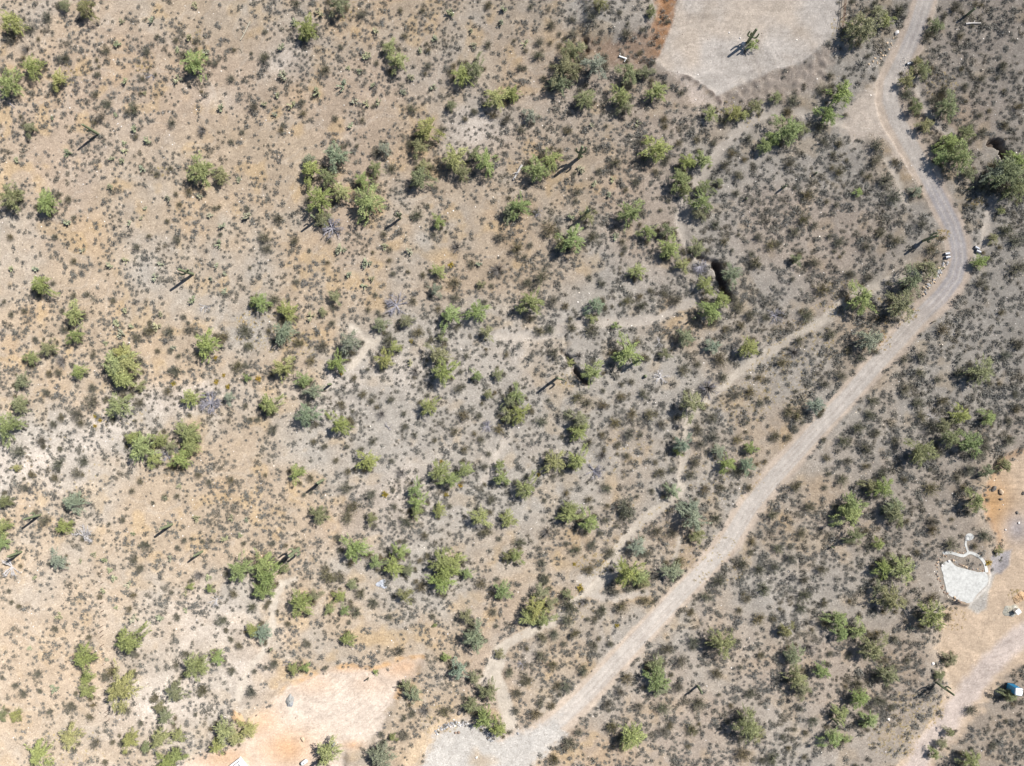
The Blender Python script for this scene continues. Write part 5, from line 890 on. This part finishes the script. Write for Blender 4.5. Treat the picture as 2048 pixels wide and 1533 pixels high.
rocks_along([(1893, 1109), (1876, 1120), (1873, 1140), (1877, 1160), (1888, 1182), (1896, 1192), (1922, 1204)], 3, 48, 'bbtk', .10, .24, "brown rock edging the concrete slab's left side", 'rocks edging the concrete slab', 60)
rocks_along([(1905, 1118), (1918, 1130), (1935, 1136), (1955, 1139), (1968, 1143)], 1.6, 22, 'bt', .08, .17, "brown rock edging the concrete slab's upper side", 'rocks edging the slab top', 40)
rocks_along([(1890, 1102), (1902, 1102), (1925, 1107), (1932, 1100), (1925, 1085)], 1.0, 12, 'bt', .07, .13, "small brown rock edging the curving path", 'rocks edging the curving path', 30)
rocks_along([(1944, 1102), (1954, 1105), (1968, 1114), (1976, 1128)], 1.0, 10, 'bt', .07, .13, "small brown rock edging the path's right end", 'rocks edging the path right end', 30)
rocks_along([(1730, 148), (1748, 128), (1762, 110), (1775, 90), (1792, 70)], 9, 24, 'tt', .10, .22, "pale rock on the eroded bank beside the top right road", 'rocks on the road bank', 60)
rocks_along([(1812, 110), (1800, 140), (1795, 165)], 9, 8, 'gg', .08, .16, "grey stone on the road's right verge near the top", 'verge stones at the top right road', 120)

sp = []
for (px, py, r, kd) in SMALL:
    X, Y, Z = at(px, py); sp.append((X, Y, Z + r * .2, r, r, random.uniform(0, 6.28), random.randrange(5)))
scatter('small_rocks', 'small broken stones filling the rock banks along road, lot and slab', PEB, sp, [scrub_mat('bank_stone', (.36, .34, .33), .35)], lambda pk, q: np.zeros(len(q), int), 'stones')

# ---- concrete slab and its paths (flat pavements laid just above the soil)
def slab(name, poly, th, mat, label):
    P = [at(*p) for p in poly]; zt = max(p[2] for p in P) + .03; bm = bmesh.new(); vs = [bm.verts.new((p[0], p[1], zt)) for p in P]; f = bm.faces.new(vs)
    r = bmesh.ops.extrude_face_region(bm, geom=[f]); bmesh.ops.translate(bm, vec=(0, 0, -th), verts=[e for e in r['geom'] if isinstance(e, bmesh.types.BMVert)])
    o = link(name, bm_mesh(name, bm, mat), None, None, label=label, kind='structure'); return o
def dense(poly, n=4):
    out = []
    for i in range(len(poly)):
        p0, p1, p2, p3 = [np.array(poly[(i + k - 1) % len(poly)], float) for k in range(4)]
        for t in np.arange(n) / n: out.append(tuple(.5 * (2 * p1 + (p2 - p0) * t + (2 * p0 - 5 * p1 + 4 * p2 - p3) * t * t + (3 * p1 - p0 - 3 * p2 + p3) * t ** 3)))
    return out
M_SLAB = solid('white_caliche_slab', (.345, .342, .322), .24, 2.2)
slab('pavement', [(p[0] + random.uniform(-.7, .7), p[1] + random.uniform(-.7, .7)) for p in dense(P_SLAB)], .3, M_SLAB, "white concrete slab with curved edges at the right")
def ribbon(pts, hw, label):
    D = dense(pts + pts[::-1][1:-1], 5)[: (len(pts) - 1) * 5 + 1]; V = []; Q = []
    for i, p in enumerate(D):
        a = np.array(D[max(i - 1, 0)]); b_ = np.array(D[min(i + 1, len(D) - 1)]); d = (b_ - a) / np.linalg.norm(b_ - a); nrm = np.array([-d[1], d[0]])
        for s in (-1, 1): X, Y, Z = at(*(np.array(p) + nrm * hw * s)); V += [(X, Y, Z + .07), (X, Y, Z - .2)]
    for i in range(len(D) - 1):
        k = 4 * i; Q += [(k, k + 2, k + 6, k + 4), (k, k + 4, k + 5, k + 1), (k + 2, k + 3, k + 7, k + 6)]
    link('path', make_mesh('path', V, Q, M_SLAB), None, None, label=label, kind='structure')
ribbon(PATHS[0], 2.9, "curved pale concrete path above the slab"); ribbon(PATHS[1][:3], 2.0, "short pale path branch leading to a round patch")
c = [(1939 + 8.5 * math.cos(k / 20 * 6.283), 1074 + 7 * math.sin(k / 20 * 6.283)) for k in range(20)]; slab('pavement', c, .3, M_SLAB, "small round pale concrete patch at the path's upper end")
for k, (rx_, ry_) in enumerate([(.42, .30)]):
    x, y, z = at(1936, 1076); v, q = tube([(math.cos(a) * .42, math.sin(a) * .42, .16) for a in np.linspace(0, 6.283, 25)], [.035] * 25, 6); link('fire_ring', make_mesh('fire_ring', v, q, M_STEEL, shade=True), None, (x, y, z + .06), label="small metal ring on the round concrete patch", category='ring')
